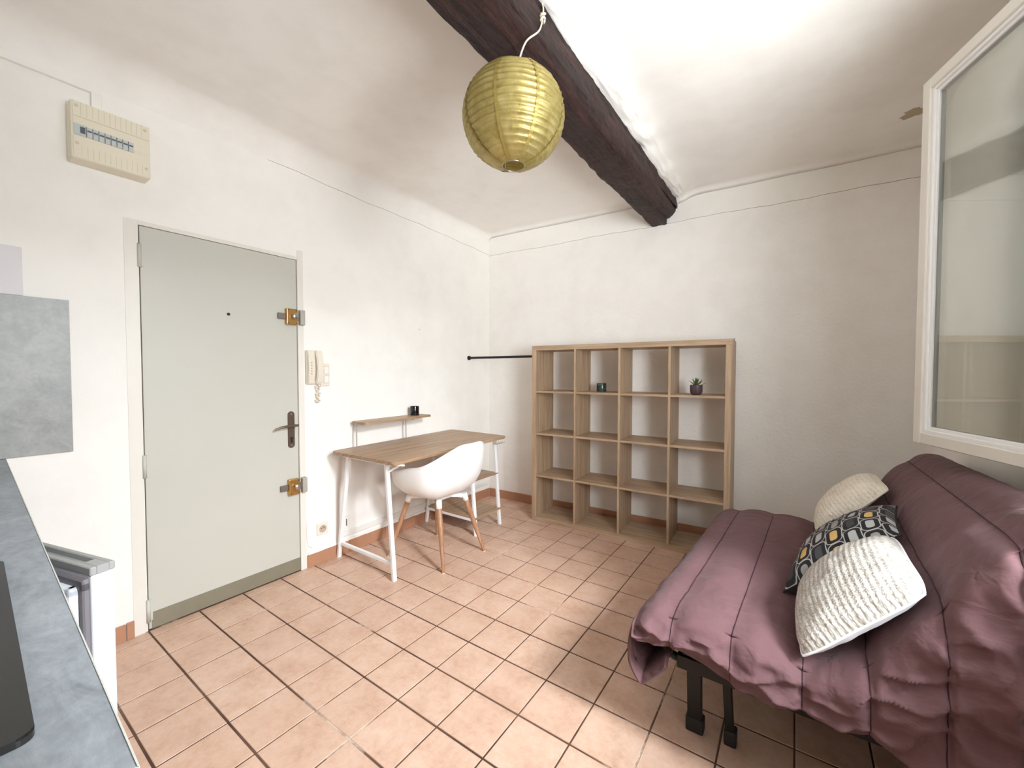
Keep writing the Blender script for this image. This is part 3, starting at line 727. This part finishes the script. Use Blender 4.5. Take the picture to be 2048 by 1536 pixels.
# succulent
sc_ = tag(empty('potted_succulent', in_case(1.262, 0.085, SZ+0.0002)), 'small spiky green succulent in plum pot on the bookcase', 'plant')
bm = B(); lathe(bm, [(0, 0), (0.026, 0), (0.034, 0.006), (0.040, 0.022), (0.041, 0.068), (0.038, 0.069), (0.037, 0.058), (0, 0.056)], 32); new_obj('pot', bm, 'plum_pot', sc_, True, 40)
bm = B(); lathe(bm, [(0, 0.062), (0.0365, 0.060), (0.0365, 0.055), (0, 0.055)], 20); new_obj('soil', bm, 'soil', sc_)
bm = B()
NL = 12; pl = []
for i in range(NL+1):
    t = i/NL; wd = 0.0085*(math.sin(PI*min(1, t*0.86+0.14))**0.8)*(1-t**4)
    pl.append((t*0.062, wd, 0.010*t*t, 0.0028*(1-t)))
L = [[bm.verts.new((x, -wd, z+0.003*t2)), bm.verts.new((x, 0, z-0.0)), bm.verts.new((x, wd, z+0.003*t2)), bm.verts.new((x, 0, z+th+0.001))] for (x, wd, z, th), t2 in zip(pl, [1]*len(pl))]
for a, b in zip(L, L[1:]):
    for k in range(4): bm.faces.new((a[k], a[(k+1) % 4], b[(k+1) % 4], b[k]))
lf0 = new_obj('leaf', bm, 'leaf', sc_, True)
for k in range(20):
    o = lf0 if k == 0 else lf0.copy()
    if k: COL.objects.link(o); o.parent = sc_
    lay = k/19
    o.location = (0, 0, 0.060+0.012*lay); o.rotation_euler = (0, -(0.20+1.15*lay), k*2.399)
    s = 1.0-0.25*lay; o.scale = (s, s, s)
# clear corner guard on the bookcase
cg = B(); box(cg, 0, 0.075, 0, 0.055, 0, 0.004, 0.001, 1); box(cg, 0.0, 0.075, 0.051, 0.055, 0.003, 0.016, 0.001, 1); box(cg, 0.071, 0.075, 0, 0.052, 0.003, 0.016, 0.001, 1)
o = new_obj('plastic_tray', cg, 'glass'); o.location = in_case(W-0.078, 0.20, H+0.0003); o.rotation_euler = (0, 0, BA)
tag(o, 'small clear plastic tray on top right corner of bookcase', 'tray')
# clothes rail
cr = tag(empty('clothes_rail', (0, -0.312, 1.385)), 'black clothes rail between left wall and bookcase side', 'rail')
bm = B(); cyl(bm, (0.004, 0, 0), (0.7195, 0.003, 0.0), 0.0105, 16); new_obj('pole', bm, 'black_met', cr, True, 40)
bm = B(); lathe(bm, [(0, 0), (0.021, 0), (0.021, 0.006), (0.015, 0.022), (0.0108, 0.026)], 20); t = B(); join(t, bm, Matrix.Rotation(PI/2, 4, 'Y')); new_obj('end_cap', t, 'black_met', cr, True, 40)

# ================================================================== DESK
DR = -0.052          # desk is slightly turned
dk = tag(empty('desk', (0.345, -1.175, 0), 0.0), 'oak top desk with white trestle legs and raised rear shelf against left wall', 'desk')
def q(x, y): return (x-0.345, y+1.175)
TZ = 0.740
cor = [(0.080, -1.765), (0.690, -1.752), (0.640, -0.590), (0.022, -0.565)]
def round_poly(c, r, n=6):
    out = []; m = len(c)
    for i in range(m):
        p, a, b = Vector(c[i]), Vector(c[i-1]), Vector(c[(i+1) % m])
        u = (a-p).normalized(); v = (b-p).normalized()
        s, e = p+u*r, p+v*r
        for k in range(n+1):
            t = k/n; out.append(tuple((1-t)**2*s+2*t*(1-t)*p+t*t*e))
    return out
bm = B(); prism(bm, round_poly([q(*c) for c in cor], 0.035), TZ-0.019, TZ)
bmesh.ops.bevel(bm, geom=[e for e in bm.edges if abs(e.verts[0].co.z-e.verts[1].co.z) < 1e-6], offset=0.003, segments=2, affect='EDGES')
new_obj('tabletop', bm, 'deskwood', dk)
def frame_leg(p, t):
    bm = B(); bar(bm, (*q(p[0], p[1]), 0.0), (*q(t[0], t[1]), TZ-0.019), 0.020, 0.026, (0, 1, 0)); new_obj('leg', bm, 'white_met', dk)
yl, yl_t = -1.680, -1.705
frame_leg((0.022, yl), (0.185, yl_t)); frame_leg((0.593, yl), (0.560, yl_t))
ym, yf = -0.880, -0.580
frame_leg((0.020, ym), (0.150, ym)); frame_leg((0.560, ym), (0.500, ym))
frame_leg((0.015, yf), (0.130, yf)); frame_leg((0.562, yf), (0.505, yf))
for p_, q_ in (((*q(0.050, yl), 0.102), (*q(0.582, yl), 0.102)), ((*q(0.13, yl_t), TZ-0.03), (*q(0.60, yl_t), TZ-0.03))):
    bm = B(); bar(bm, p_, q_, 0.018, 0.022); new_obj('crossbar', bm, 'white_met', dk)
for yy in (ym, yf):
    for xa, xb, zz in ((0.045, 0.552, 0.118), (0.09, 0.528, 0.402), (0.12, 0.56, TZ-0.03)):
        bm = B(); bar(bm, (*q(xa, yy), zz), (*q(xb, yy), zz), 0.016, 0.022); new_obj('shelf_rail', bm, 'white_met', dk)
for z, x0, x1 in ((0.130, 0.045, 0.575), (0.414, 0.095, 0.540)):
    bm = B(); a0, b0 = q(x0, ym+0.002); a1, b1 = q(x1, yf-0.002); box(bm, a0, a1, b0-0.012, b1+0.012, z, z+0.012, 0.002, 1); new_obj('shelf', bm, 'deskwood', dk)
for p_, q_ in (((*q(0.175, yl), 0.685), (*q(0.095, -1.635), 0.545)), ((*q(0.575, yl_t), 0.66), (*q(0.66, -1.66), TZ-0.022))):
    bm = B(); bar(bm, p_, q_, 0.006, 0.012); new_obj('brace', bm, 'white_met', dk)
bm = B(); bar(bm, (*q(0.64, -1.72), TZ-0.022), (*q(0.71, -1.70), TZ-0.024), 0.02, 0.008); new_obj('bracket', bm, 'white_met', dk)
bm = B()                                             # hook rack under the far end
for k in range(4):
    a, b = q(0.575, -0.68+k*0.03)
    tube(bm, catmull([(a, b, TZ-0.02), (a+0.01, b, TZ-0.055), (a+0.035, b, TZ-0.060), (a+0.045, b, TZ-0.045)], 5), 0.0018, 6)
a, b = q(0.62, -0.69); tube(bm, [(a-0.04, b, TZ-0.022), (a-0.04, b+0.12, TZ-0.022)], 0.002, 6)
new_obj('hook_rack', bm, 'steel', dk, True)
# raised shelf at the rear of the desk
cs = [(0.028, -1.585), (0.185, -1.570), (0.160, -0.945), (0.020, -0.955)]
bm = B(); prism(bm, round_poly([q(*c) for c in cs], 0.03), 0.897, 0.912); rs_ = new_obj('raised_shelf', bm, 'deskwood', dk)
for y in (-1.565, -1.130):
    bm = B(); bar(bm, (*q(0.066, y), TZ-0.001), (*q(0.062, y), 0.898), 0.008, 0.008, (1, 0, 0)); bar(bm, (*q(0.05, y), 0.893), (*q(0.155, y), 0.893), 0.014, 0.008); new_obj('shelf_post', bm, 'strike', dk)
cup('candle_cup', 'black_cup', (0.075, -1.050, 0.9122), 0.0345, 0.070, 'glossy black cup on the raised shelf of the desk', 'cup')

# ================================================================== CHAIR
CX, CY = 0.545, -1.247
chx = tag(empty('desk_chair', (CX, CY, 0)), 'white moulded tub chair with tapered wooden legs at the desk', 'chair')
def sstep(a, b, x):
    t = max(0, min(1, (x-a)/(b-a))); return t*t*(3-2*t)
Z0 = 0.418
def rim(ph):
    d = abs(math.degrees(ph))
    h = 0.796-0.138*sstep(16, 78, d)-0.050*sstep(70, 128, d)-0.175*sstep(124, 168, d)
    c, s = math.cos(ph), math.sin(ph)
    ax = 0.292 if c > 0 else 0.300
    e = 2.5
    R = 1/((abs(c)/ax)**e+(abs(s)/0.285)**e)**(1/e)
    return h, R
bm = B(); NP, NS = 96, 22; ringv = []
c0 = bm.verts.new((0, 0, Z0))
for i in range(1, NS+1):
    s = i/NS; ring = []
    for k in range(NP):
        ph = -PI+2*PI*k/NP; h, R = rim(ph)
        d = abs(math.degrees(ph))
        back = 1-sstep(15, 70, d)
        r = R*(1-(1-s)**(2.1-0.25*back))
        z = Z0+(h-Z0)*(s**(2.3-0.2*back))
        ring.append(bm.verts.new((r*math.cos(ph), r*math.sin(ph)*(1-0.16*back*s), z)))
    ringv.append(ring)
for k in range(NP): bm.faces.new((c0, ringv[0][k], ringv[0][(k+1) % NP])).smooth = True
for a, b in zip(ringv, ringv[1:]):
    for k in range(NP): bm.faces.new((a[k], b[k], b[(k+1) % NP], a[(k+1) % NP])).smooth = True
shl = new_obj('shell', bm, 'shell', chx, True)
md = shl.modifiers.new('thickness', 'SOLIDIFY'); md.thickness = 0.007; md.offset = 1
bm = B()
tops = {(1, -1): (0.105, -0.118), (1, 1): (0.125, 0.105), (-1, -1): (-0.155, -0.130), (-1, 1): (-0.150, 0.120)}
feet = {(1, -1): (0.766-CX, -1.443-CY), (1, 1): (0.772-CX, -1.048-CY), (-1, -1): (0.288-CX, -1.481-CY), (-1, 1): (0.300-CX, -1.034-CY)}
box(bm, -0.10, 0.07, -0.075, 0.075, Z0-0.022, Z0+0.004, 0.006, 2)
for kk, (tx, ty) in tops.items():
    bar(bm, (0, 0, Z0-0.012), (tx, ty, Z0-0.016), 0.035, 0.022, (0, 0, 1), 0.004)
    tv = Vector((tx, ty, Z0-0.004)); fv = Vector((*feet[kk], 0.0)); d = (fv-tv).normalized()
    tube(bm, [tv, tv+d*0.050], [0.020, 0.0185], 16)
new_obj('under_frame', bm, 'shell', chx)
for kk, (tx, ty) in tops.items():
    tv = Vector((tx, ty, Z0-0.004)); fv = Vector((*feet[kk], 0.003)); d = (fv-tv); Ld = d.length; d.normalize()
    bm = B(); tube(bm, [tv+d*0.045, tv+d*0.14, tv+d*0.26, fv-d*0.0], [0.0175, 0.0172, 0.0150, 0.0095], 18); lg = new_obj('leg', bm, 'legwood', chx, True, 40)
    bm = B(); cyl(bm, (fv.x, fv.y, 0.0), (fv.x, fv.y, 0.0035), 0.0095, 14); new_obj('glide', bm, 'shell', lg)

# ================================================================== SOFA BED
sf = tag(empty('sofa_bed', (2.6, -1.28, 0)), 'low sofa bed under a plum quilted cover, black metal legs, by right wall', 'sofa')
SO = Vector((-2.6, 1.28, 0))
YA, YB = -0.64, -1.90
PR = [ # far x, near x, far z, near z
 (2.250, 2.215, 0.34, 0.330), (2.225, 2.165, 0.315, 0.255), (2.195, 2.135, 0.320, 0.235), (2.180, 2.105, 0.365, 0.300), (2.190, 2.112, 0.415, 0.395), (2.222, 2.150, 0.455, 0.452), (2.290, 2.225, 0.478, 0.470),
 (2.440, 2.380, 0.494, 0.474), (2.580, 2.520, 0.486, 0.452), (2.680, 2.620, 0.490, 0.440), (2.760, 2.715, 0.560, 0.510), (2.850, 2.815, 0.685, 0.655),
 (2.930, 2.905, 0.795, 0.800), (2.985, 2.970, 0.852, 0.885), (3.050, 3.035, 0.878, 0.935), (3.105, 3.095, 0.855, 0.910), (3.138, 3.130, 0.770, 0.80), (3.145, 3.140, 0.56, 0.60), (3.145, 3.140, 0.36, 0.36)]
DEN = catmull(PR, 13); NU = len(DEN)
# arc length (mid) for the seams
arc = [0.0]
for a, b in zip(DEN, DEN[1:]): arc.append(arc[-1]+math.hypot((a[0]+a[1]-b[0]-b[1])/2, (a[2]+a[3]-b[2]-b[3])/2))
# seam arc positions: fix by x on the seat/back
def arc_at_x(xm, lo_i, hi_i):
    for i in range(lo_i, hi_i):
        if (DEN[i][0]+DEN[i][1])/2 >= xm: return arc[i]
    return arc[hi_i]
i_seat = 60
SEAMS = [arc_at_x(2.265, 65, NU-1), arc_at_x(2.425, 65, NU-1), arc_at_x(2.60, 65, NU-1), arc_at_x(2.735, 65, NU-1), arc_at_x(2.855, 65, NU-1), arc_at_x(2.965, 65, NU-1)]
SEAMS += [SEAMS[-1]+0.19, SEAMS[-1]+0.38]
NV = 110
def hemz(x): return 0.342+0.045*(1-sstep(2.20, 2.42, x))+0.012*math.sin(x*17)-0.03*sstep(2.75, 3.1, x)
def cover_point(iu, v):
    """v in [-0.25,0]: far drape, [0,1]: top from far to near, [1,1.7]: near drape"""
    fx, nx, fz, nz = DEN[iu]
    tt = max(0.0, min(1.0, v))
    x = fx+(nx-fx)*tt; z = fz+(nz-fz)*tt; y = YA+(YB-YA)*tt
    s = arc[iu]
    # distance to nearest seam
    dmin = min(abs(s-a) for a in SEAMS)
    gap = 0.16
    puff = 0.011*(1-math.exp(-(dmin/0.035)**2)) - 0.004
    a, b = DEN[max(iu-1, 0)], DEN[min(iu+1, NU-1)]
    tx, tz = (b[0]+b[1]-a[0]-a[1]), (b[2]+b[3]-a[2]-a[3]); l = math.hypot(tx, tz) or 1
    nxn, nzn = -tz/l, tx/l
    edge = sstep(0.55, 1.0, tt)
    wr = 0.0035*noise.noise((x*9, y*30, z*9)) + 0.006*edge*noise.noise((x*10+y*6, y*11, z*8+3)) + 0.008*edge*(0.5-abs(noise.noise((x*9, y*7, z*9)))) + 0.005*noise.noise((x*4, y*4, z*4))
    dsp = puff+wr
    x += nxn*dsp; z += nzn*dsp
    if v > 1.0:
        d = (v-1.0)/0.7
        seat = 1-sstep(2.60, 2.80, x)
        hz = hemz(x) if iu > 58 else z-0.02
        drop = max(0.02, z-hz)
        k = sstep(0, 1, d)
        zz = z-drop*(d**1.35)
        out = 0.040*math.sin(min(1.0, d*2.2)*PI/2) + 0.045*d*(1-seat)
        amp = min(1, d*2.6)
        q1 = (1-abs(noise.noise((x*5.5+zz*5, 2.0, zz*5-x*3)))*2)**2; q2 = (1-abs(noise.noise((x*10-zz*9, 7.0, zz*11+x*4)))*2)**3; q2 = max(q2, -0.2)
        fold = amp*(0.024*q1+0.017*q2+0.006*noise.noise((x*30+zz*18, 5.0, zz*26-x*12)))
        sd = -0.014*math.exp(-(dmin/0.014)**2)
        y = YB-out-fold-sd+0.010*amp
        z = zz-0.010*(1 if iu > 58 else 0)*(1-d)+0.012*noise.noise((x*12, 9, 3))*d
        if drop < 0.1 and iu < 58: y = YB-0.02*d
    elif v < 0:
        d = -v/0.25; z = z-max(0.02, z-0.34)*d**1.3; y = YA+0.045*math.sin(min(1, d*2)*PI/2)
    else:
        # round over both ends
        e = max(0, (tt-0.93)/0.07); z -= 0.010*e*e*(1 if iu > 58 else 0)
        e2 = max(0, (0.05-tt)/0.05); z -= 0.02*e2*e2
    return Vector((x, y, z))
vv = [-0.25+0.25*k/8 for k in range(8)]+[k/84 for k in range(85)]+[1.0+0.7*k/52 for k in range(1, 53)]
bm = B(); G = [[bm.verts.new(cover_point(iu, v)+SO) for iu in range(NU)] for v in vv]
for a in range(len(vv)-1):
    for b in range(NU-1):
        f = bm.faces.new((G[a][b], G[a][b+1], G[a+1][b+1], G[a+1][b])); f.smooth = True
cv = new_obj('quilted_cover', bm, 'duvet', sf, True)
md = cv.modifiers.new('thickness', 'SOLIDIFY'); md.thickness = 0.012; md.offset = -1
# seam threads lying in the stitched grooves
for s_ in SEAMS[:6]:
    iu = min(range(NU), key=lambda i: abs(arc[i]-s_)); bm = B()
    P = [cover_point(iu, v) for v in vv[8::2]]
    Q = []
    for i, p in enumerate(P):
        a = cover_point(max(iu-1, 0), vv[8::2][i]); b = cover_point(iu+1, vv[8::2][i])
        t1 = (b-a).normalized(); t2 = (P[min(i+1, len(P)-1)]-P[max(i-1, 0)]).normalized()
        nn = t1.cross(t2)
        if nn.z < 0 and nn.y > 0 or (abs(nn.y) < 0.5 and nn.z < 0): nn = -nn
        Q.append(p+SO+nn*0.0006)
    tube(bm, Q, 0.0017, 6); new_obj('seam', bm, 'seam', cv, True)
# mattress body under the cover (fills the folded futon)
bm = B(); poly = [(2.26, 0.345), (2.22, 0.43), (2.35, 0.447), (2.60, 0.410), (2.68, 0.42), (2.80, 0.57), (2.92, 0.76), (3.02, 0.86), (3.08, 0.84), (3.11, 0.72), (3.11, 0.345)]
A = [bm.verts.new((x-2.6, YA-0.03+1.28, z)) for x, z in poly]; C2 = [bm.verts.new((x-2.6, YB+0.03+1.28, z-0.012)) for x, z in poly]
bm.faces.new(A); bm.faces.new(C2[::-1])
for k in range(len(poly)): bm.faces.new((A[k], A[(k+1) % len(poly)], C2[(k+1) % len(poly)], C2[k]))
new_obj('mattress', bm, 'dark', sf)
# dark block added under the cover to deepen the shade beneath the sofa
bm = B(); box(bm, 2.50-2.6, 3.10-2.6, -1.60+1.28, -0.72+1.28, 0.10, 0.262, 0.02, 2); new_obj('dark_filler', bm, 'dark', sf)
# metal frame and legs
bm = B()
for y in (-1.83, -0.74): bar(bm, (2.235-2.6, y+1.28, 0.285), (3.10-2.6, y+1.28, 0.285), 0.025, 0.045)
for x in (2.25, 2.62, 3.08): bar(bm, (x-2.6, -1.82+1.28, 0.285), (x-2.6, -0.75+1.28, 0.285), 0.025, 0.04)
bm2 = bm; tube(bm2, catmull([(2.235-2.6, -1.83+1.28, 0.29), (2.205-2.6, -1.83+1.28, 0.30), (2.188-2.6, -1.82+1.28, 0.325)], 4), 0.014, 10)
new_obj('bed_frame', bm2, 'black_met', sf)
for x, y, dx, w1 in ((2.278, -1.745, 0.0, 0.046), (2.375, -1.735, 0.012, 0.026), (2.278, -0.80, 0, 0.046), (2.375, -0.80, 0.012, 0.026), (3.04, -1.74, 0, 0.046), (3.04, -0.80, 0, 0.046)):
    bm = B(); bar(bm, (x+dx-2.6, y+1.28, 0.0), (x-2.6, y+1.28-0.03*(y < -1), 0.275), w1, 0.026, (0, 1, 0)); lg = new_obj('leg', bm, 'black_met', sf)
    bm = B(); box(bm, x+dx-2.6-w1/2-0.006, x+dx-2.6+w1/2+0.006, y+1.28-0.022, y+1.28+0.022, 0.0, 0.052, 0.006, 2); new_obj('rubber_foot', bm, 'dark', lg)

# ------------------------------------------------------------------ pillows
def pillow(name, c, T, matf, label, back=None, TB=0.025, rnd=0.07, pinch=0.10, n=34, crump=0.004, seed=0):
    """c: corners bottom-near, bottom-far, top-far, top-near (world)"""
    c = [Vector(p) for p in c]
    nrm = (c[3]-c[0]).cross(c[1]-c[0]).normalized()
    if nrm.x > 0: nrm = -nrm
    cen = sum(c, Vector())/4
    root = empty(name, cen)
    def P(u, v, side):
        # u: near->far, v: bottom->top; edges bow inwards between the corners
        uu = u-0.5; v2 = v-0.5
        su = uu*(1-pinch*(1-(2*v2)**2)*1.0*(abs(2*uu)**2)*0.55); sv = v2*(1-pinch*(1-(2*uu)**2)*(abs(2*v2)**2)*0.55)
        su *= 1-rnd*(2*v2)**4; sv *= 1-rnd*(2*uu)**4
        u2, vv2 = su+0.5, sv+0.5
        p = c[0]*(1-u2)*(1-vv2)+c[1]*u2*(1-vv2)+c[2]*u2*vv2+c[3]*(1-u2)*vv2
        a = max(0, 1-(2*uu)**2); b = max(0, 1-(2*v2)**2)
        th = (T if side > 0 else TB)*(a*b)**0.42
        nz = crump*noise.noise((u*7+seed, v*7, side*3+seed))+crump*0.6*noise.noise((u*17+seed, v*15, side))
        return p+nrm*side*(th+nz*(a*b)**0.25)-cen
    objs = []
    for side, nm, mt in ((1, 'front_cover', matf), (-1, 'back_cover', back or matf)):
        bm = B(); uvl = bm.loops.layers.uv.new('uv')
        g = [[bm.verts.new(P(i/n, j/n, side)) for i in range(n+1)] for j in range(n+1)]
        for j in range(n):
            for i in range(n):
                idx = ((i, j), (i+1, j), (i+1, j+1), (i, j+1))
                f = bm.faces.new([g[b][a] for a, b in idx]); f.smooth = True
                for lp, (a, b) in zip(f.loops, idx): lp[uvl].uv = (a/n, b/n)
        objs.append(new_obj(nm, bm, mt, root, True))
    bm = B(); E = [P(i/n, 0, 0) for i in range(n)]+[P(1, j/n, 0) for j in range(n)]+[P(1-i/n, 1, 0) for i in range(n)]+[P(0, 1-j/n, 0) for j in range(n+1)]
    tube(bm, E, 0.0035, 6, False); new_obj('piping', bm, back or matf, root, True)
    tag(root, label, 'cushion'); return root
pillow('cushion', [(2.630, -1.03, 0.520), (2.665, -0.70, 0.535), (2.860, -0.74, 0.785), (2.868, -1.06, 0.785)], 0.085, 'knit_c', 'cream knitted cushion at far end of sofa, behind the patterned one', seed=1)
pillow('cushion', [(2.525, -1.545, 0.476), (2.623, -1.12, 0.539), (2.865, -1.20, 0.754), (2.838, -1.46, 0.725)], 0.075, 'caps', 'black cushion with capsule pattern between the two pale cushions', TB=0.015, rnd=0.0, seed=5)
pillow('cushion', [(2.563, -1.93, 0.462), (2.580, -1.51, 0.502), (2.824, -1.465, 0.730), (2.832, -1.885, 0.718)], 0.088, 'knit_s', 'silvery cream knit cushion nearest the camera on the plum sofa', back='pillow_w', TB=0.040, rnd=0.10, seed=9)

# ================================================================== KITCHEN: worktop, hob, fridge, base unit
KR = -0.0394
kw = tag(empty('worktop', (0.004, -3.084, 0), KR), 'slate grey kitchen worktop with pale front edge at lower left', 'worktop')
KL = 2.082
bm = B(); box(bm, 0.0, KL, -0.62, -0.0015, 0.872, 0.910, 0.001, 1); new_obj('slab', bm, 'worktop', kw)
bm = B(); box(bm, 0.0, KL+0.0015, -0.0015, 0.0, 0.872, 0.9105); box(bm, KL, KL+0.0015, -0.62, -0.001, 0.872, 0.9105); new_obj('edge_band', bm, 'edge', kw)
hb = tag(empty('hob', (0.004, -3.084, 0.9102), KR), 'black glass hob plate lying on the grey worktop', 'hob')
bm = B(); prism(bm, rrect(1.39, 1.972, -0.56, -0.052, 0.012), 0.0, 0.008)
bmesh.ops.bevel(bm, geom=[e for e in bm.edges if min(e.verts[0].co.z, e.verts[1].co.z) > 0.005], offset=0.002, segments=2, affect='EDGES')
new_obj('glass_plate', bm, 'hob', hb)
for x, y, r in ((1.53, -0.18, 0.075), (1.53, -0.42, 0.095), (1.82, -0.42, 0.075), (1.82, -0.18, 0.0)):
    if r: bm = B(); tube(bm, [(x+r*math.cos(2*PI*k/48), y+r*math.sin(2*PI*k/48), 0.008) for k in range(49)], 0.0006, 4, False); new_obj('cooking_zone', bm, 'grey_trim', hb)
un = tag(empty('base_unit', (0.004, -3.084, 0), KR), 'brown kitchen base unit under the worktop end', 'cabinet')
bm = B(); box(bm, 1.36, 2.06, -0.60, -0.030, 0.08, 0.870, 0.001, 1); new_obj('body', bm, 'cab', un)
bm = B(); box(bm, 1.365, 2.055, -0.030, -0.012, 0.10, 0.862, 0.002, 1); d_ = new_obj('door', bm, 'cab', un)
bm = B(); bar(bm, (1.42, -0.003, 0.70), (1.42, -0.003, 0.82), 0.010, 0.010); box(bm, 1.416, 1.424, -0.013, -0.003, 0.71, 0.72); box(bm, 1.416, 1.424, -0.013, -0.003, 0.80, 0.81); new_obj('handle', bm, 'steel', d_)
bm = B(); box(bm, 1.37, 2.05, -0.59, -0.06, 0.0, 0.082); new_obj('plinth', bm, 'dark', un)
fr = tag(empty('fridge', (0.004, -3.084, 0), KR), 'white under-counter fridge with its door ajar', 'fridge')
bm = B()
FX0, FX1 = 0.815, 1.330
box(bm, FX0, FX0+0.03, -0.58, -0.10, 0.02, 0.835); box(bm, FX1-0.03, FX1, -0.58, -0.10, 0.02, 0.835); box(bm, FX0, FX1, -0.58, -0.10, 0.02, 0.06); box(bm, FX0, FX1, -0.58, -0.10, 0.80, 0.835); box(bm, FX0, FX1, -0.58, -0.55, 0.02, 0.835)
new_obj('body', bm, 'white_fridge', fr)
for x in (FX0+0.04, FX1-0.06):
    for y in (-0.56, -0.14): bm = B(); cyl(bm, (x, y, 0.0), (x, y, 0.022), 0.015, 12); new_obj('foot', bm, 'dark', fr)
# door, hinged at the wall side, ajar
hd = bpy.data.objects.new('door', None); COL.objects.link(hd); hd.parent = fr; hd.location = (0.824, -0.0807, 0); hd.rotation_euler = (0, 0, math.radians(15.0)+0.0394)
DWd = 0.500
bm = B(); box(bm, 0, DWd, 0.0, 0.040, 0.03, 0.812, 0.004, 2); new_obj('door_skin', bm, 'white_fridge', hd)
bm = B(); box(bm, -0.001, DWd+0.001, -0.002, 0.010, 0.812, 0.830, 0.002, 1); box(bm, -0.001, DWd+0.001, 0.030, 0.0415, 0.812, 0.830, 0.002, 1); box(bm, DWd-0.05, DWd+0.001, 0.0095, 0.0305, 0.812, 0.830, 0.001, 1); box(bm, 0, DWd-0.05, 0.0095, 0.0305, 0.812, 0.817); new_obj('top_trim', bm, 'grey_trim', hd)
bm = B()
box(bm, 0.010, DWd-0.006, -0.012, 0.001, 0.780, 0.806, 0.003, 1); box(bm, 0.010, DWd-0.006, -0.012, 0.001, 0.04, 0.066, 0.003, 1); box(bm, 0.010, 0.034, -0.012, 0.001, 0.05, 0.80, 0.003, 1); box(bm, DWd-0.022, DWd-0.006, -0.012, 0.001, 0.05, 0.80, 0.003, 1)
new_obj('gasket', bm, 'gasket', hd)
bm = B()
for off, w_, pr in ((0.026, 0.022, -0.026), (0.050, 0.018, -0.052)):
    x0, x1, z0_, z1_ = off, DWd-off, 0.03+off, 0.815-off
    box(bm, x0, x1, pr, 0.0, z1_-w_, z1_, 0.006, 2); box(bm, x0, x1, pr, 0.0, z0_, z0_+w_, 0.006, 2); box(bm, x0, x0+w_, pr, 0.0, z0_, z1_, 0.006, 2); box(bm, x1-w_, x1, pr, 0.0, z0_, z1_, 0.006, 2)
new_obj('liner', bm, 'white_fridge', hd)
for z in (0.18, 0.46):
    bm = B(); box(bm, 0.07, DWd-0.07, -0.085, -0.080, z, z+0.07, 0.002, 1); box(bm, 0.07, DWd-0.07, -0.085, 0.0, z, z+0.006, 0.002, 1); new_obj('door_rack', bm, 'glass', hd)

# ================================================================== WINDOW with its open sash
wn_ = struct(empty('window_1', (XR, (WY0+WY1)/2, WZ0)))
WO = Vector((-XR, -(WY0+WY1)/2, -WZ0))
def wbox(bm, x0, x1, y0, y1, z0, z1, bv=0.003): box(bm, x0+WO.x, x1+WO.x, y0+WO.y, y1+WO.y, z0+WO.z, z1+WO.z, bv, 1)
bm = B(); fx0, fx1 = XR-0.012, XR+0.05
wbox(bm, fx0, fx1, WY0, WY0+0.045, WZ0, WZ1); wbox(bm, fx0, fx1, WY1-0.045, WY1, WZ0, WZ1); wbox(bm, fx0, fx1, WY0+0.045, WY1-0.045, WZ0, WZ0+0.045); wbox(bm, fx0, fx1, WY0+0.045, WY1-0.045, WZ1-0.045, WZ1)
new_obj('frame', bm, 'paint', wn_)
bm = B(); wbox(bm, XR+0.05, XR+WT+0.06, WY0+0.002, WY1-0.002, WZ0, WZ0+0.025); new_obj('sill', bm, 'wall_l', wn_)
# sash local frame: a along the width (free edge -> hinge), n towards the room
ang = math.radians(19.1)
ea = Vector((math.sin(ang), -math.cos(ang), 0)); en = Vector((-math.cos(ang), -math.sin(ang), 0))
F0 = Vector((2.927, -1.052, 0.982)); SWd, SHt = 0.727, 1.372
def sm(bm, a0, a1, n0, n1, z0, z1, bv=0.003):
    t = bmesh.new(); box(t, a0, a1, n0, n1, z0, z1, bv, 1)
    m = Matrix.Identity(4); o_ = F0+WO
    for i in range(3): m[i][0] = ea[i]; m[i][1] = en[i]; m[i][2] = (0, 0, 1)[i]; m[i][3] = o_[i]
    join(bm, t, m)
bm = B(); st = 0.042; dp = 0.045
sm(bm, 0, st, -dp, 0, 0, SHt); sm(bm, SWd-st, SWd, -dp, 0, 0, SHt); sm(bm, st, SWd-st, -dp, 0, 0, st); sm(bm, st, SWd-st, -dp, 0, SHt-st, SHt)
sm(bm, 0.02, SWd-0.02, -dp-0.018, -dp, -0.012, 0.02)
ss = new_obj('sash', bm, 'paint', wn_); ss['label'] = 'open white window sash'
bm = B()
for k, (w_, nn) in enumerate(((0.014, -0.006), (0.026, -0.013))):
    e = 0.0005 if k == 0 else 0.012
    a0, a1 = st-0.001, st-0.001+w_
    sm(bm, a0, a1, -dp+0.004, nn, st-0.001, SHt-st+0.001, 0.002); sm(bm, SWd-a1, SWd-a0, -dp+0.004, nn, st-0.001, SHt-st+0.001, 0.002)
    sm(bm, a1, SWd-a1, -dp+0.004, nn, st-0.001, st-0.001+w_, 0.002); sm(bm, a1, SWd-a1, -dp+0.004, nn, SHt-st+0.001-w_, SHt-st+0.001, 0.002)
new_obj('glazing_bead', bm, 'white_met', ss)
bm = B(); sm(bm, st+0.018, SWd-st-0.018, -0.024, -0.020, st+0.018, SHt-st-0.018, 0); new_obj('pane', bm, 'glass', ss)
bm = B(); sm(bm, st+0.018, SWd-st-0.018, -0.040, -0.036, st+0.018, SHt-st-0.018, 0); new_obj('pane', bm, 'glass', ss)
bm = B()
for z in (0.2, SHt-0.2): sm(bm, SWd-0.004, SWd+0.02, -0.016, 0.004, z-0.04, z+0.04)
new_obj('hinge', bm, 'white_met', ss)
